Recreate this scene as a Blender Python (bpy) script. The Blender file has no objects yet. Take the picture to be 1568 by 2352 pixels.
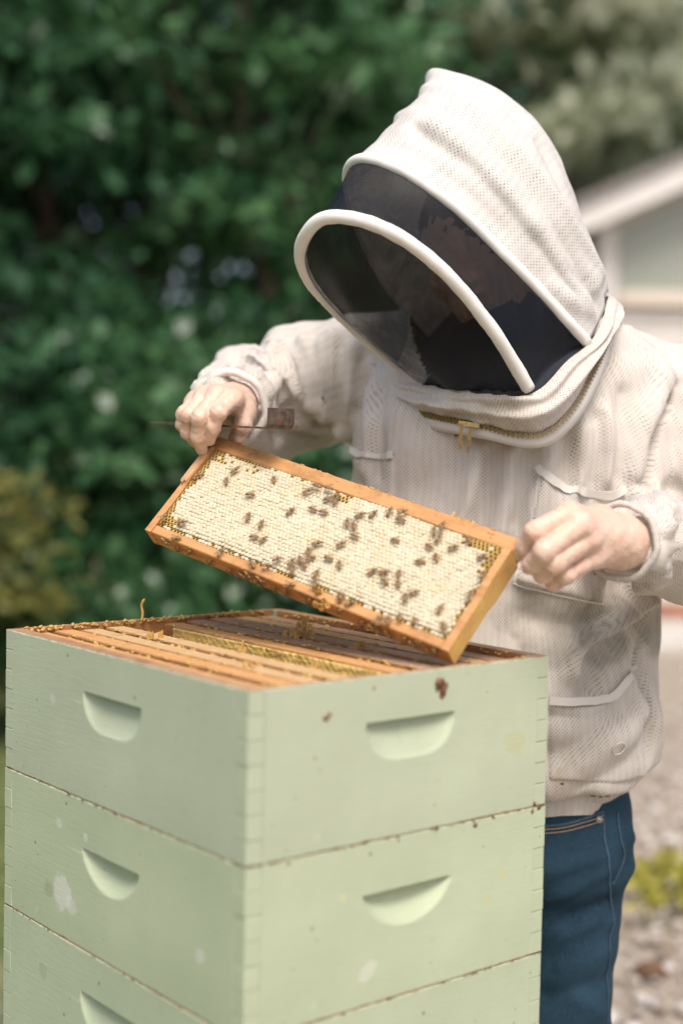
import bpy, math, random
import numpy as np
from mathutils import Vector, Matrix
from mathutils.bvhtree import BVHTree
R = math.radians
random.seed(7); rng = np.random.default_rng(7)
scene = bpy.context.scene
col = scene.collection

# ------------------------------------------------------------------ camera
CZ = 1.35                                   # eye height
CAM = np.array([0.0, 0.0, CZ])
C_FWD = np.array([0.0, 0.99865849, -0.05178041])
C_RGT = np.array([0.99980133, 0.00103212, 0.01990581])
C_UP = np.cross(C_RGT, C_FWD)
cam = bpy.data.cameras.new('camera'); cam_o = bpy.data.objects.new('camera', cam); col.objects.link(cam_o)
cam_o.matrix_world = Matrix(((C_RGT[0], C_UP[0], -C_FWD[0], CAM[0]), (C_RGT[1], C_UP[1], -C_FWD[1], CAM[1]),
                             (C_RGT[2], C_UP[2], -C_FWD[2], CAM[2]), (0, 0, 0, 1)))
cam.sensor_fit = 'VERTICAL'; cam.sensor_height = 36; cam.sensor_width = 24; cam.lens = 50
cam.clip_start = .05; cam.clip_end = 400
cam.dof.use_dof = True; cam.dof.focus_distance = 1.75; cam.dof.aperture_fstop = 1.7
scene.camera = cam_o

# ------------------------------------------------------------------ sky, sun, exposure
SUN_AZ, SUN_EL = 9, 58                     # azimuth measured from -Y (behind the camera) towards +X
w = bpy.data.worlds.new('World'); scene.world = w; w.use_nodes = True
nt = w.node_tree; nt.nodes.clear()
sky = nt.nodes.new('ShaderNodeTexSky'); sky.sky_type = 'NISHITA'; sky.sun_disc = False
sky.sun_elevation = R(SUN_EL); sky.sun_rotation = R(180 - SUN_AZ); sky.altitude = 100
sky.air_density = 1.0; sky.dust_density = 5.0; sky.ozone_density = .3
bg = nt.nodes.new('ShaderNodeBackground'); bg.inputs[1].default_value = .105
out = nt.nodes.new('ShaderNodeOutputWorld')
nt.links.new(sky.outputs[0], bg.inputs[0]); nt.links.new(bg.outputs[0], out.inputs[0])
sun = bpy.data.lights.new('sun', 'SUN'); sun.energy = 1.45; sun.angle = R(24); sun.color = (1, .95, .90)
sun_o = bpy.data.objects.new('sun', sun); col.objects.link(sun_o)
sd = Vector((math.sin(R(SUN_AZ)) * math.cos(R(SUN_EL)), -math.cos(R(SUN_AZ)) * math.cos(R(SUN_EL)), math.sin(R(SUN_EL))))
sun_o.rotation_euler = sd.to_track_quat('Z', 'Y').to_euler()
vs = scene.view_settings; vs.view_transform = 'Standard'; vs.look = 'None'; vs.gamma = 1; vs.use_curve_mapping = False
vs.exposure = .84
scene.render.engine = 'CYCLES'
scene.cycles.use_denoising = True
scene.cycles.max_bounces = 8; scene.cycles.transparent_max_bounces = 16
scene.cycles.sample_clamp_indirect = 6

# ------------------------------------------------------------------ helpers
FPX = 3267.0
def ray(u, v):                              # reference points were measured on a 1568 x 2352 grid
    return C_RGT * ((u - 784) / FPX) - C_UP * ((v - 1176) / FPX) + C_FWD
def at(u, v, d):
    return CAM + ray(u, v) * d
def tag(o, label=None, cat=None, group=None, kind=None):
    if label: o['label'] = label
    if cat: o['category'] = cat
    if group: o['group'] = group
    if kind: o['kind'] = kind
    return o
def empty(name, loc=(0, 0, 0), rz=0, label=None, cat=None, group=None):
    o = bpy.data.objects.new(name, None); col.objects.link(o)
    o.location = loc; o.rotation_euler = (0, 0, rz); o.empty_display_size = .05
    return tag(o, label, cat, group)
def mesh(name, V, F, smooth=True, uv=None, colr=None, mi=None):
    V = np.asarray(V, float)
    me = bpy.data.meshes.new(name)
    me.from_pydata(V.tolist(), [], F.tolist() if isinstance(F, np.ndarray) else F)
    if smooth: me.polygons.foreach_set('use_smooth', [True] * len(me.polygons))
    if isinstance(uv, tuple):                # (candidate uv sets, chosen set per face, period of u per set)
        sets, sel, per = uv; F_ = np.asarray(F); U = np.asarray(sets)[sel[:, None], F_]
        pp = np.asarray(per)[sel]; ref = U[:, :1, 0]; dlt = U[:, :, 0] - ref
        U[:, :, 0] -= np.round(dlt / pp[:, None]) * pp[:, None]
        me.uv_layers.new(name='UVMap').data.foreach_set('uv', U.ravel()); uv = None
    if uv is not None:
        l = me.uv_layers.new(name='UVMap'); vi = np.zeros(len(me.loops), int); me.loops.foreach_get('vertex_index', vi)
        l.data.foreach_set('uv', np.asarray(uv, float)[vi].ravel())
    if colr is not None:
        a = me.color_attributes.new('Col', 'FLOAT_COLOR', 'POINT')
        c = np.asarray(colr, float)
        if c.ndim == 1: c = np.stack([c, c, c], 1)
        a.data.foreach_set('color', np.c_[c, np.ones(len(c))].ravel())
    if mi is not None: me.polygons.foreach_set('material_index', np.asarray(mi, int))
    me.update()
    return me
def obj(name, me, mats=None, parent=None, **kw):
    o = bpy.data.objects.new(name, me); col.objects.link(o)
    if mats is not None:
        for m in (mats if isinstance(mats, (list, tuple)) else [mats]):
            if len(me.materials) < (len(mats) if isinstance(mats, (list, tuple)) else 1): me.materials.append(m)
    if parent is not None: o.parent = parent
    return tag(o, **kw)
class MB:                                   # collects simple solids into one mesh
    def __init__(s): s.V = []; s.F = []; s.M = []
    def add(s, V, F, m=0):
        b = len(s.V); s.V += [tuple(map(float, p)) for p in V]; s.F += [tuple(int(i) + b for i in f) for f in F]; s.M += [m] * len(F)
        return s
    def box(s, lo, hi, c=.0, m=0, T=None):
        lo = np.array(lo, float); hi = np.array(hi, float)
        if c <= 0:
            V = [(x, y, z) for z in (lo[2], hi[2]) for y in (lo[1], hi[1]) for x in (lo[0], hi[0])]
            F = [(0, 2, 3, 1), (4, 5, 7, 6), (0, 1, 5, 4), (2, 6, 7, 3), (0, 4, 6, 2), (1, 3, 7, 5)]
        else:                               # chamfered: 24 vertices
            V = []; idx = {}
            for sx in (0, 1):
                for sy in (0, 1):
                    for sz in (0, 1):
                        p = np.array([(lo, hi)[sx][0], (lo, hi)[sy][1], (lo, hi)[sz][2]])
                        d = np.array([1 - 2 * sx, 1 - 2 * sy, 1 - 2 * sz]) * c
                        for a in range(3):
                            q = p + d; q[a] = p[a]; idx[sx, sy, sz, a] = len(V); V.append(q)
            F = []
            def q4(a, fix):
                b, e = [k for k in range(3) if k != a]
                r = []
                for (i, j) in ((0, 0), (1, 0), (1, 1), (0, 1)):
                    k = [0, 0, 0]; k[a] = fix; k[b] = i; k[e] = j; r.append(idx[k[0], k[1], k[2], a])
                return r if (fix == 1) == (a != 1) else r[::-1]
            for a in range(3):
                for fix in (0, 1): F.append(q4(a, fix))
            for a in range(3):
                b, e = [k for k in range(3) if k != a]
                for i in (0, 1):
                    for j in (0, 1):
                        k0 = [0, 0, 0]; k0[b] = i; k0[e] = j; k1 = list(k0); k1[a] = 1
                        F.append([idx[(*k0, b)], idx[(*k1, b)], idx[(*k1, e)], idx[(*k0, e)]])
            for sx in (0, 1):
                for sy in (0, 1):
                    for sz in (0, 1): F.append([idx[sx, sy, sz, a] for a in range(3)])
        V = np.array(V)
        if T is not None: V = T(V)
        return s.add(V, F, m)
    def build(s, name, mats, parent=None, smooth=False, off=None, **kw):
        V = np.array(s.V)
        if off is not None: V = V - np.asarray(off)
        me = mesh(name, V, s.F, smooth, mi=s.M)
        fix_normals(me)
        return obj(name, me, mats, parent, **kw)
import bmesh
def sharp(o, deg=35):
    o.data.set_sharp_from_angle(angle=R(deg)); return o
def fix_normals(me):
    b = bmesh.new(); b.from_mesh(me); bmesh.ops.recalc_face_normals(b, faces=b.faces); b.to_mesh(me); b.free()
def catmull(P, n, closed=False):
    P = np.asarray(P, float)
    Q = np.vstack([P[-1], P, P[0], P[1]]) if closed else np.vstack([2 * P[0] - P[1], P, 2 * P[-1] - P[-2]])
    m = len(Q) - 3
    # arc length spacing
    tt = np.linspace(0, m, m * 24 + 1)[: -1 if closed else None]
    def ev(t):
        i = np.minimum(t.astype(int), m - 1); f = (t - i)[:, None]
        a, b, c, d = Q[i], Q[i + 1], Q[i + 2], Q[i + 3]
        return .5 * (2 * b + (c - a) * f + (2 * a - 5 * b + 4 * c - d) * f ** 2 + (3 * b - a - 3 * c + d) * f ** 3)
    D = ev(tt)
    if closed: D = np.vstack([D, D[0]])
    L = np.r_[0, np.cumsum(np.linalg.norm(np.diff(D, axis=0), axis=1))]
    s = np.linspace(0, L[-1], n + 1)[:-1] if closed else np.linspace(0, L[-1], n)
    return np.stack([np.interp(s, L, D[:, k]) for k in range(D.shape[1])], 1)
def tube(P, r, seg=8, caps=True, squash=None):
    P = np.asarray(P, float); n = len(P); r = np.broadcast_to(np.asarray(r, float), (n,))
    T = np.gradient(P, axis=0); T /= np.linalg.norm(T, axis=1)[:, None] + 1e-12
    a = np.array([0, 0, 1.]) if abs(T[0][2]) < .9 else np.array([1., 0, 0])
    N = np.cross(T[0], a); N /= np.linalg.norm(N); V = []
    for i in range(n):
        N = N - T[i] * (N @ T[i]); N /= np.linalg.norm(N) + 1e-12; B = np.cross(T[i], N)
        for k in range(seg):
            t = 2 * math.pi * k / seg; V.append(P[i] + r[i] * (math.cos(t) * N + math.sin(t) * B))
    F = [(i * seg + k, i * seg + (k + 1) % seg, (i + 1) * seg + (k + 1) % seg, (i + 1) * seg + k) for i in range(n - 1) for k in range(seg)]
    if caps: F += [tuple(range(seg))[::-1], tuple((n - 1) * seg + k for k in range(seg))]
    return np.array(V), F
def grid_faces(nr, nc, wrap=False):
    i = np.arange(nr - 1)[:, None]; j = np.arange(nc if wrap else nc - 1)[None, :]
    a = i * nc + j; b = i * nc + (j + 1) % nc
    return np.stack([a, b, b + nc, a + nc], -1).reshape(-1, 4)
def vnoise(P, freq, seed=0, oct=3):         # cheap smooth 3-D noise: sums of random plane waves
    g = np.random.default_rng(seed); s = np.zeros(len(P)); amp = 1.0
    for o in range(oct):
        for k in range(5):
            d = g.normal(size=3); d /= np.linalg.norm(d)
            s += amp * np.sin(P @ d * freq * (1 + .4 * g.random()) * 2 * math.pi + g.random() * 6.28)
        amp *= .5; freq *= 2
    return s / 4
# ---- signed distance modelling
def surface_nets(Fd, o, h):
    S = Fd < 0
    nx, ny, nz = Fd.shape
    cs = [(a, b, c) for a in (0, 1) for b in (0, 1) for c in (0, 1)]
    sl = lambda A, c: A[c[0]:nx - 1 + c[0], c[1]:ny - 1 + c[1], c[2]:nz - 1 + c[2]]
    cnt = sum(sl(S, c).astype(np.int8) for c in cs)
    act = (cnt > 0) & (cnt < 8)
    I = np.argwhere(act)
    f = np.stack([Fd[I[:, 0] + c[0], I[:, 1] + c[1], I[:, 2] + c[2]] for c in cs], 1)
    acc = np.zeros((len(I), 3)); n = np.zeros(len(I))
    for a in range(8):
        for b in range(a + 1, 8):
            d = np.array(cs[b]) - np.array(cs[a])
            if abs(d).sum() != 1: continue
            m = (f[:, a] < 0) != (f[:, b] < 0)
            t = np.where(m, f[:, a] / (f[:, a] - f[:, b] + 1e-20), 0)
            acc += m[:, None] * (np.array(cs[a]) + t[:, None] * d); n += m
    V = np.asarray(o) + (I + acc / n[:, None]) * h
    idx = -np.ones((nx - 1, ny - 1, nz - 1), np.int64); idx[act] = np.arange(len(I))
    Fs = []
    for ax in range(3):
        A = np.moveaxis(S, ax, 0); J = np.moveaxis(idx, ax, 0)
        if True:
            s0 = A[:-1, 1:-1, 1:-1]; s1 = A[1:, 1:-1, 1:-1]
            E = np.argwhere(s0 != s1)
            if not len(E): continue
            i, j, k = E[:, 0], E[:, 1] + 1, E[:, 2] + 1
            q = np.stack([J[i, j - 1, k - 1], J[i, j, k - 1], J[i, j, k], J[i, j - 1, k]], 1)
            flip = s1[E[:, 0], E[:, 1], E[:, 2]] ^ (ax == 1)
            q[flip] = q[flip][:, ::-1]
            Fs.append(q)
    Fq = np.vstack(Fs); Fq = Fq[(Fq >= 0).all(1)]
    return V, Fq
def grid(lo, hi, h):
    ax = [np.arange(lo[k], hi[k] + h, h) for k in range(3)]
    G = np.stack(np.meshgrid(*ax, indexing='ij'), -1)
    return G, np.array(lo, float)
def cone(G, a, b, ra, rb):                  # tapered capsule
    a = np.asarray(a, float); b = np.asarray(b, float); d = b - a
    t = np.clip(((G - a) @ d) / (d @ d), 0, 1)
    return np.linalg.norm(G - a - t[..., None] * d, axis=-1) - (ra + (rb - ra) * t)
def ellip(G, c, ax, M=None):
    P = G - np.asarray(c, float)
    if M is not None: P = P @ np.asarray(M, float).T
    P = P / np.asarray(ax, float)
    k = np.linalg.norm(P, axis=-1)
    return (k - 1) * min(ax)
def smin(a, b, k):
    h = np.clip(.5 + .5 * (b - a) / k, 0, 1)
    return b + (a - b) * h - k * h * (1 - h)
def smooth_mesh(V, F, it=2, lam=.5):
    E = np.vstack([F[:, [0, 1]], F[:, [1, 2]], F[:, [2, 3]], F[:, [3, 0]]])
    deg = np.bincount(E.ravel(), minlength=len(V)).astype(float)
    for _ in range(it):
        S = np.zeros_like(V)
        for k in range(3):
            S[:, k] = np.bincount(E[:, 0], V[E[:, 1], k], len(V)) + np.bincount(E[:, 1], V[E[:, 0], k], len(V))
        V = V + lam * (S / np.maximum(deg, 1)[:, None] - V)
    return V
def vnormals(V, F):
    n = np.cross(V[F[:, 2]] - V[F[:, 0]], V[F[:, 3]] - V[F[:, 1]])
    N = np.zeros_like(V)
    for c in range(4):
        for k in range(3): N[:, k] += np.bincount(F[:, c], n[:, k], len(V))
    return N / (np.linalg.norm(N, axis=1)[:, None] + 1e-12)
def poly_dist(V, P):
    P = np.asarray(P, float); best = np.full(len(V), 9.)
    for a, b in zip(P[:-1], P[1:]):
        d = b - a; t = np.clip((V - a) @ d / (d @ d + 1e-12), 0, 1)
        best = np.minimum(best, np.linalg.norm(V - a - t[:, None] * d, axis=1))
    return best

# ------------------------------------------------------------------ materials
class NM:
    def __init__(s, name):
        s.m = bpy.data.materials.new(name); s.m.use_nodes = True; s.t = s.m.node_tree
        s.b = s.t.nodes['Principled BSDF']; s.o = s.t.nodes['Material Output']
    def n(s, typ, **kw):
        x = s.t.nodes.new('ShaderNode' + typ)
        for k, v in kw.items(): setattr(x, k, v)
        return x
    def l(s, a, b): s.t.links.new(a, b)
    def coord(s, which='Object'): return s.n('TexCoord').outputs[which]
    def mapv(s, v, scale=(1, 1, 1), loc=(0, 0, 0), rot=(0, 0, 0)):
        x = s.n('Mapping'); x.inputs['Scale'].default_value = scale; x.inputs['Location'].default_value = loc; x.inputs['Rotation'].default_value = rot
        s.l(v, x.inputs[0]); return x.outputs[0]
    def noise(s, v, scale, detail=4, rough=.6, dist=0):
        x = s.n('TexNoise'); x.inputs['Scale'].default_value = scale; x.inputs['Detail'].default_value = detail
        x.inputs['Roughness'].default_value = rough; x.inputs['Distortion'].default_value = dist
        s.l(v, x.inputs['Vector']); return x.outputs['Fac']
    def voro(s, v, scale, feature='F1', rnd=1.0):
        x = s.n('TexVoronoi', feature=feature); x.inputs['Scale'].default_value = scale; x.inputs['Randomness'].default_value = rnd
        s.l(v, x.inputs['Vector']); return x
    def ramp(s, f, stops, interp='LINEAR'):
        x = s.n('ValToRGB'); x.color_ramp.interpolation = interp; e = x.color_ramp.elements
        while len(e) < len(stops): e.new(.5)
        for k, (p, c) in enumerate(stops):
            e[k].position = p; e[k].color = (*c, 1) if not isinstance(c, (int, float)) else (c, c, c, 1)
        s.l(f, x.inputs[0]); return x.outputs[0]
    def mix(s, f, a, b, mode='MIX'):
        x = s.n('Mix', data_type='RGBA', blend_type=mode)
        for src, k in ((f, 0), (a, 6), (b, 7)):
            if hasattr(src, 'is_linked'): s.l(src, x.inputs[k])
            else: x.inputs[k].default_value = src if k == 0 else (*src, 1)
        return x.outputs[2]
    def math(s, op, a, b=None, c=None):
        x = s.n('Math', operation=op)
        for k, v in enumerate((a, b, c)):
            if v is None: continue
            if hasattr(v, 'is_linked'): s.l(v, x.inputs[k])
            else: x.inputs[k].default_value = v
        return x.outputs[0]
    def spot(s, v, c, r, wob=.3, scale=40):  # round mark with a wobbly edge at c, 0..1
        d = s.n('VectorMath', operation='DISTANCE'); s.l(v, d.inputs[0]); d.inputs[1].default_value = c
        nz = s.noise(v, scale, 3)
        q = s.math('ADD', d.outputs['Value'], s.math('MULTIPLY', s.math('SUBTRACT', nz, .5), r * wob * 4))
        x = s.n('MapRange', interpolation_type='SMOOTHSTEP'); s.l(q, x.inputs[0])
        x.inputs[1].default_value = r * .8; x.inputs[2].default_value = r * 1.1; x.inputs[3].default_value = 1; x.inputs[4].default_value = 0
        return x.outputs[0]
    def bump(s, f, strength=.3, dist=.001, prev=None):
        x = s.n('Bump'); x.inputs['Strength'].default_value = strength; x.inputs['Distance'].default_value = dist
        s.l(f, x.inputs['Height'])
        if prev is not None: s.l(prev, x.inputs['Normal'])
        return x.outputs[0]
    def fin(s, colr=None, rough=.6, normal=None, metal=0, spec=None, sss=None, trans=None):
        if colr is not None:
            if hasattr(colr, 'is_linked'): s.l(colr, s.b.inputs['Base Color'])
            else: s.b.inputs['Base Color'].default_value = (*colr, 1)
        if hasattr(rough, 'is_linked'): s.l(rough, s.b.inputs['Roughness'])
        else: s.b.inputs['Roughness'].default_value = rough
        if normal is not None: s.l(normal, s.b.inputs['Normal'])
        s.b.inputs['Metallic'].default_value = metal
        if spec is not None: s.b.inputs['Specular IOR Level'].default_value = spec
        if sss: s.b.inputs['Subsurface Weight'].default_value = sss[0]; s.b.inputs['Subsurface Radius'].default_value = sss[1]; s.b.inputs['Subsurface Scale'].default_value = sss[2]
        return s.m

def plain(name, c, rough=.6, metal=0, var=.15, scale=30, bump=.1):
    k = NM(name); v = k.coord(); nz = k.noise(v, scale)
    cc = k.mix(k.ramp(nz, [(.3, 0), (.7, 1)]), tuple(x * (1 - var) for x in c), tuple(min(1, x * (1 + var)) for x in c))
    return k.fin(cc, rough, k.bump(nz, bump), metal)

def mat_paint(name, base, marks=(), H=.168):
    k = NM(name); v = k.coord()
    big = k.noise(v, 6, 4); fine = k.noise(k.mapv(v, (1, 1, 1)), 140, 3)
    c = k.mix(k.ramp(big, [(.3, 0), (.75, 1)]), tuple(x * .90 for x in base), tuple(x * 1.06 for x in base))
    br = k.noise(k.mapv(v, (4, 4, 60)), 8, 3)
    c = k.mix(k.ramp(br, [(.45, 0), (.8, .25)]), c, tuple(min(1, x * 1.14) for x in base))
    pale = k.noise(v, 19, 5, .7)
    c = k.mix(k.ramp(pale, [(.66, 0), (.74, .35)]), c, (.62, .64, .55))
    dirt = k.noise(v, 34, 6, .75)
    c = k.mix(k.ramp(dirt, [(.62, 0), (.80, .6)]), c, (.17, .18, .08))
    vo = k.voro(v, 80); vo2 = k.voro(v, 30)
    sp = k.ramp(vo.outputs['Distance'], [(.05, 1), (.10, 0)]); keep = k.ramp(vo.outputs['Color'], [(.80, 0), (.82, 1)])
    c = k.mix(k.math('MULTIPLY', sp, keep), c, (.14, .10, .05))
    sp2 = k.ramp(vo2.outputs['Distance'], [(.04, 1), (.075, 0)]); keep2 = k.ramp(vo2.outputs['Color'], [(.80, 0), (.82, 1)])
    c = k.mix(k.math('MULTIPLY', sp2, keep2), c, (.20, .12, .05))
    for (p, r, cc, a, wob) in marks:
        c = k.mix(k.math('MULTIPLY', k.spot(v, p, r, wob), a), c, cc)
    zs = k.n('SeparateXYZ'); k.l(v, zs.inputs[0]); ed = k.math('MINIMUM', zs.outputs[2], k.math('SUBTRACT', H, zs.outputs[2]))
    wn = k.noise(v, 70, 5, .75)                # paint worn off the upper and lower edges
    wear = k.ramp(k.math('ADD', k.math('MULTIPLY', ed, 130.0), k.math('MULTIPLY', wn, 1.0)), [(.46, .8), (.62, 0)])
    c = k.mix(wear, c, (.24, .15, .08))
    gr_ = k.noise(k.mapv(v, (5, 5, 90)), 4, 5, .7)
    c = k.mix(k.ramp(gr_, [(.5, 0), (.75, .22)]), c, tuple(x * .80 for x in base))
    n = k.bump(fine, .2, .0008); n = k.bump(br, .2, .001, n); n = k.bump(gr_, .3, .001, n)
    return k.fin(c, k.ramp(big, [(0, .5), (1, .7)]), n, spec=.35)
def mat_wood(name, a, b, dark=(.12, .05, .02), stretch=(2, 60, 60), stain=.5, wax=None):
    k = NM(name); v = k.coord()
    g = k.noise(k.mapv(v, stretch), 3, 6, .65, .6)
    c = k.mix(k.ramp(g, [(.25, 0), (.75, 1)]), a, b)
    st = k.noise(v, 22, 5, .7)
    c = k.mix(k.ramp(st, [(.5, 0), (.75, stain)]), c, dark)
    if wax:
        wx = k.noise(v, 60, 4, .7)
        c = k.mix(k.ramp(wx, [(.55, 0), (.68, .7)]), c, wax)
    n = k.bump(g, .25, .001); n = k.bump(st, .2, .001, n)
    return k.fin(c, .5, n)
def mat_fabric(name, base, pitch=.0032, hole=.42, stain=.5, dens=1.0, thru=0, marks=()):
    k = NM(name); uv = k.coord('UV')
    def lattice(sc, rot):
        x = k.n('SeparateXYZ'); k.l(k.mapv(uv, (1 / sc, 1 / sc, 1), rot=(0, 0, rot)), x.inputs[0])
        return k.math('MULTIPLY', k.math('SINE', k.math('MULTIPLY', x.outputs[0], 6.2832)), k.math('SINE', k.math('MULTIPLY', x.outputs[1], 6.2832)))
    p1 = lattice(pitch * 2, .0)
    xs_ = k.n('SeparateXYZ'); k.l(uv, xs_.inputs[0]); cn = k.noise(k.mapv(uv, (1, .25, 1)), 40, 2)
    p2 = k.math('SINE', k.math('ADD', k.math('MULTIPLY', xs_.outputs[0], 6.2832 / (pitch * 4.3)), k.math('MULTIPLY', cn, 5.0)))
    m1 = k.ramp(p1, [(.15, 0), (.6, 1)]); m2 = k.ramp(k.math('MULTIPLY_ADD', p2, .5, .5), [(.2, 0), (.75, 1)])
    big = k.noise(k.mapv(uv, (1.6, .7, 1)), 26, 3)
    vis = k.math('MULTIPLY', k.ramp(big, [(.35, .35), (.65, 1.0)]), dens)
    hm = k.math('MULTIPLY', k.math('MULTIPLY', m1, k.math('ADD', k.math('MULTIPLY', m2, .5), .5)), vis)
    obv = k.coord(); sn = k.noise(obv, 9, 5, .7)
    c = k.mix(k.ramp(sn, [(.5, 0), (.85, stain)]), base, (base[0] * .55, base[1] * .50, base[2] * .42))
    s2 = k.noise(obv, 38, 5, .75)
    c = k.mix(k.ramp(s2, [(.62, 0), (.8, .35 * stain)]), c, (.20, .13, .07))
    for (p, r, cc, a, wob) in marks: c = k.mix(k.math('MULTIPLY', k.spot(obv, p, r, wob, 12), k.math('MULTIPLY', k.ramp(k.noise(obv, 22, 5, .7), [(.3, .3), (.65, 1)]), a)), c, cc)
    c = k.mix(hm, c, k.mix(1.0, c, (hole, hole, hole), 'MULTIPLY'))
    n = k.bump(k.math('SUBTRACT', 1.0, hm), .25, .0008)
    n = k.bump(k.noise(obv, 60, 4), .18, .002, n)
    k.fin(c, .85, n, spec=.2)
    k.b.inputs['Sheen Weight'].default_value = .15
    if thru:                                 # thin cloth lets some light through
        tr = k.n('BsdfTranslucent'); k.l(c, tr.inputs[0]); mx = k.n('MixShader'); mx.inputs[0].default_value = thru
        k.l(k.b.outputs[0], mx.inputs[1]); k.l(tr.outputs[0], mx.inputs[2]); k.l(mx.outputs[0], k.o.inputs[0])
    return k.m
def mat_leaf(name, a, b, rough=.35, trans=.25):
    k = NM(name); at_ = k.n('Attribute', attribute_name='Col')
    c = k.mix(at_.outputs['Fac'], a, b); k.fin(c, rough, spec=.4)
    tr = k.n('BsdfTranslucent'); k.l(c, tr.inputs[0])
    mx = k.n('MixShader'); mx.inputs[0].default_value = trans
    k.l(k.b.outputs[0], mx.inputs[1]); k.l(tr.outputs[0], mx.inputs[2]); k.l(mx.outputs[0], k.o.inputs[0])
    return k.m

# ------------------------------------------------------------------ the setting: ground, apron, house, trees
k = NM('ground'); v = k.coord()
xs = k.n('SeparateXYZ'); k.l(v, xs.inputs[0])
side = k.math('ADD', xs.outputs[0], k.math('MULTIPLY', k.math('SUBTRACT', k.noise(v, .8, 4), .5), 2.0))
gn = k.noise(v, 14, 6, .75); pe = k.voro(v, 34)
grav = k.mix(k.ramp(gn, [(.3, 0), (.7, 1)]), (.24, .19, .135), (.42, .36, .29))
grav = k.mix(k.ramp(pe.outputs['Distance'], [(.1, .55), (.5, 0)]), grav, (.55, .51, .46))
gr = k.mix(k.ramp(k.noise(v, 5, 5), [(.3, 0), (.7, 1)]), (.05, .085, .02), (.14, .15, .04))
gm = k.n('MapRange'); k.l(side, gm.inputs[0]); gm.inputs[1].default_value = -.9; gm.inputs[2].default_value = .2
M_ground = k.fin(k.mix(gm.outputs[0], gr, grav), .95, k.bump(gn, .6, .02))
nx = 90
gx, gy = np.meshgrid(np.sign(np.linspace(-1, 1, nx)) * np.abs(np.linspace(-1, 1, nx)) ** 2.2 * 150, np.linspace(0, 1, nx) ** 2.2 * 180 - 20)
GV = np.stack([gx.ravel(), gy.ravel(), np.zeros(nx * nx)], 1)
GV[:, 2] = .012 * vnoise(GV, .35, 3, 2) - .012 + .0 * GV[:, 1]
obj('ground', mesh('ground', GV, grid_faces(nx, nx)), M_ground, kind='structure')

M_stone = NM('gravel_stone'); kk = M_stone; at_ = kk.n('Attribute', attribute_name='Col')
M_stone = kk.fin(kk.mix(at_.outputs['Fac'], (.28, .22, .16), (.66, .62, .58)), .9)
IV = [(-.53, 0, .85), (.53, 0, .85), (-.53, 0, -.85), (.53, 0, -.85), (0, .85, .53), (0, .85, -.53), (0, -.85, .53), (0, -.85, -.53), (.85, .53, 0), (-.85, .53, 0), (.85, -.53, 0), (-.85, -.53, 0)]
IF = [(0, 4, 1), (0, 9, 4), (9, 5, 4), (4, 5, 8), (4, 8, 1), (8, 10, 1), (8, 3, 10), (5, 3, 8), (5, 2, 3), (2, 7, 3), (7, 10, 3), (7, 6, 10), (7, 11, 6), (11, 0, 6), (0, 1, 6), (6, 1, 10), (9, 0, 11), (9, 11, 2), (9, 2, 5), (7, 2, 11)]
IV = np.array(IV); IFa = np.array(IF)
nS = 5200
px = rng.uniform(.35, 2.8, nS); py = 2.9 + rng.random(nS) ** 1.6 * 4.6; sz = .006 + .022 * rng.random(nS) ** 3
SV = []; SF = []; SC = []
for i in range(nS):
    s = sz[i] * np.array([1, rng.uniform(.7, 1), rng.uniform(.45, .7)]); t = rng.uniform(0, 6.28)
    q = IV * s * (1 + .25 * rng.normal(size=(12, 1)) * .5); c_, s_ = math.cos(t), math.sin(t)
    q = np.stack([q[:, 0] * c_ - q[:, 1] * s_, q[:, 0] * s_ + q[:, 1] * c_, q[:, 2]], 1)
    SV.append(q + (px[i], py[i], s[2] * .35)); SF.append(IFa + 12 * i); SC.append(np.full(12, rng.random() ** 1.2))
obj('gravel', mesh('gravel', np.vstack(SV), np.vstack(SF), True, colr=np.concatenate(SC)), M_stone,
    label='loose pale gravel strewn over the ground beside the jeans', cat='gravel', kind='stuff')
# one larger brown stone
SVb = IV * (.05, .04, .028); b_ = obj('stone', mesh('stone', SVb, IFa, True), plain('brown_stone', (.13, .07, .035), .9), None)
b_.location = at(1492, 2222, 3.62); b_.location.z = .012
tag(b_, 'dark brown stone lying on the pale gravel', 'stone')

# ---- foliage
LV = np.array([(-.0, 0, 0), (.28, .36, .05), (.22, .75, .02), (0, 1, -.05), (-.22, .75, .02), (-.28, .36, .05)])
LF = np.array([(0, 1, 2, 5), (5, 2, 3, 4)])
def leaves(C, size, seed, up=.4):
    g = np.random.default_rng(seed); n = len(C)
    d = g.normal(size=(n, 3)); d[:, 2] -= .25; d /= np.linalg.norm(d, axis=1)[:, None]
    nn = g.normal(size=(n, 3)); nn[:, 2] += up * 3
    x = np.cross(d, nn); x /= np.linalg.norm(x, axis=1)[:, None] + 1e-9; z = np.cross(x, d)
    s = size * g.uniform(.6, 1.3, n)
    V = C[:, None, :] + s[:, None, None] * (LV[None, :, 0, None] * x[:, None] + LV[None, :, 1, None] * d[:, None] + LV[None, :, 2, None] * z[:, None])
    F = (LF[None] + 6 * np.arange(n)[:, None, None]).reshape(-1, 4)
    return V.reshape(-1, 3), F, np.repeat(g.random(n), 6)
M_bark = mat_wood('bark', (.10, .07, .045), (.20, .15, .10), (.03, .02, .015), (12, 12, 2), .6)
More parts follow.
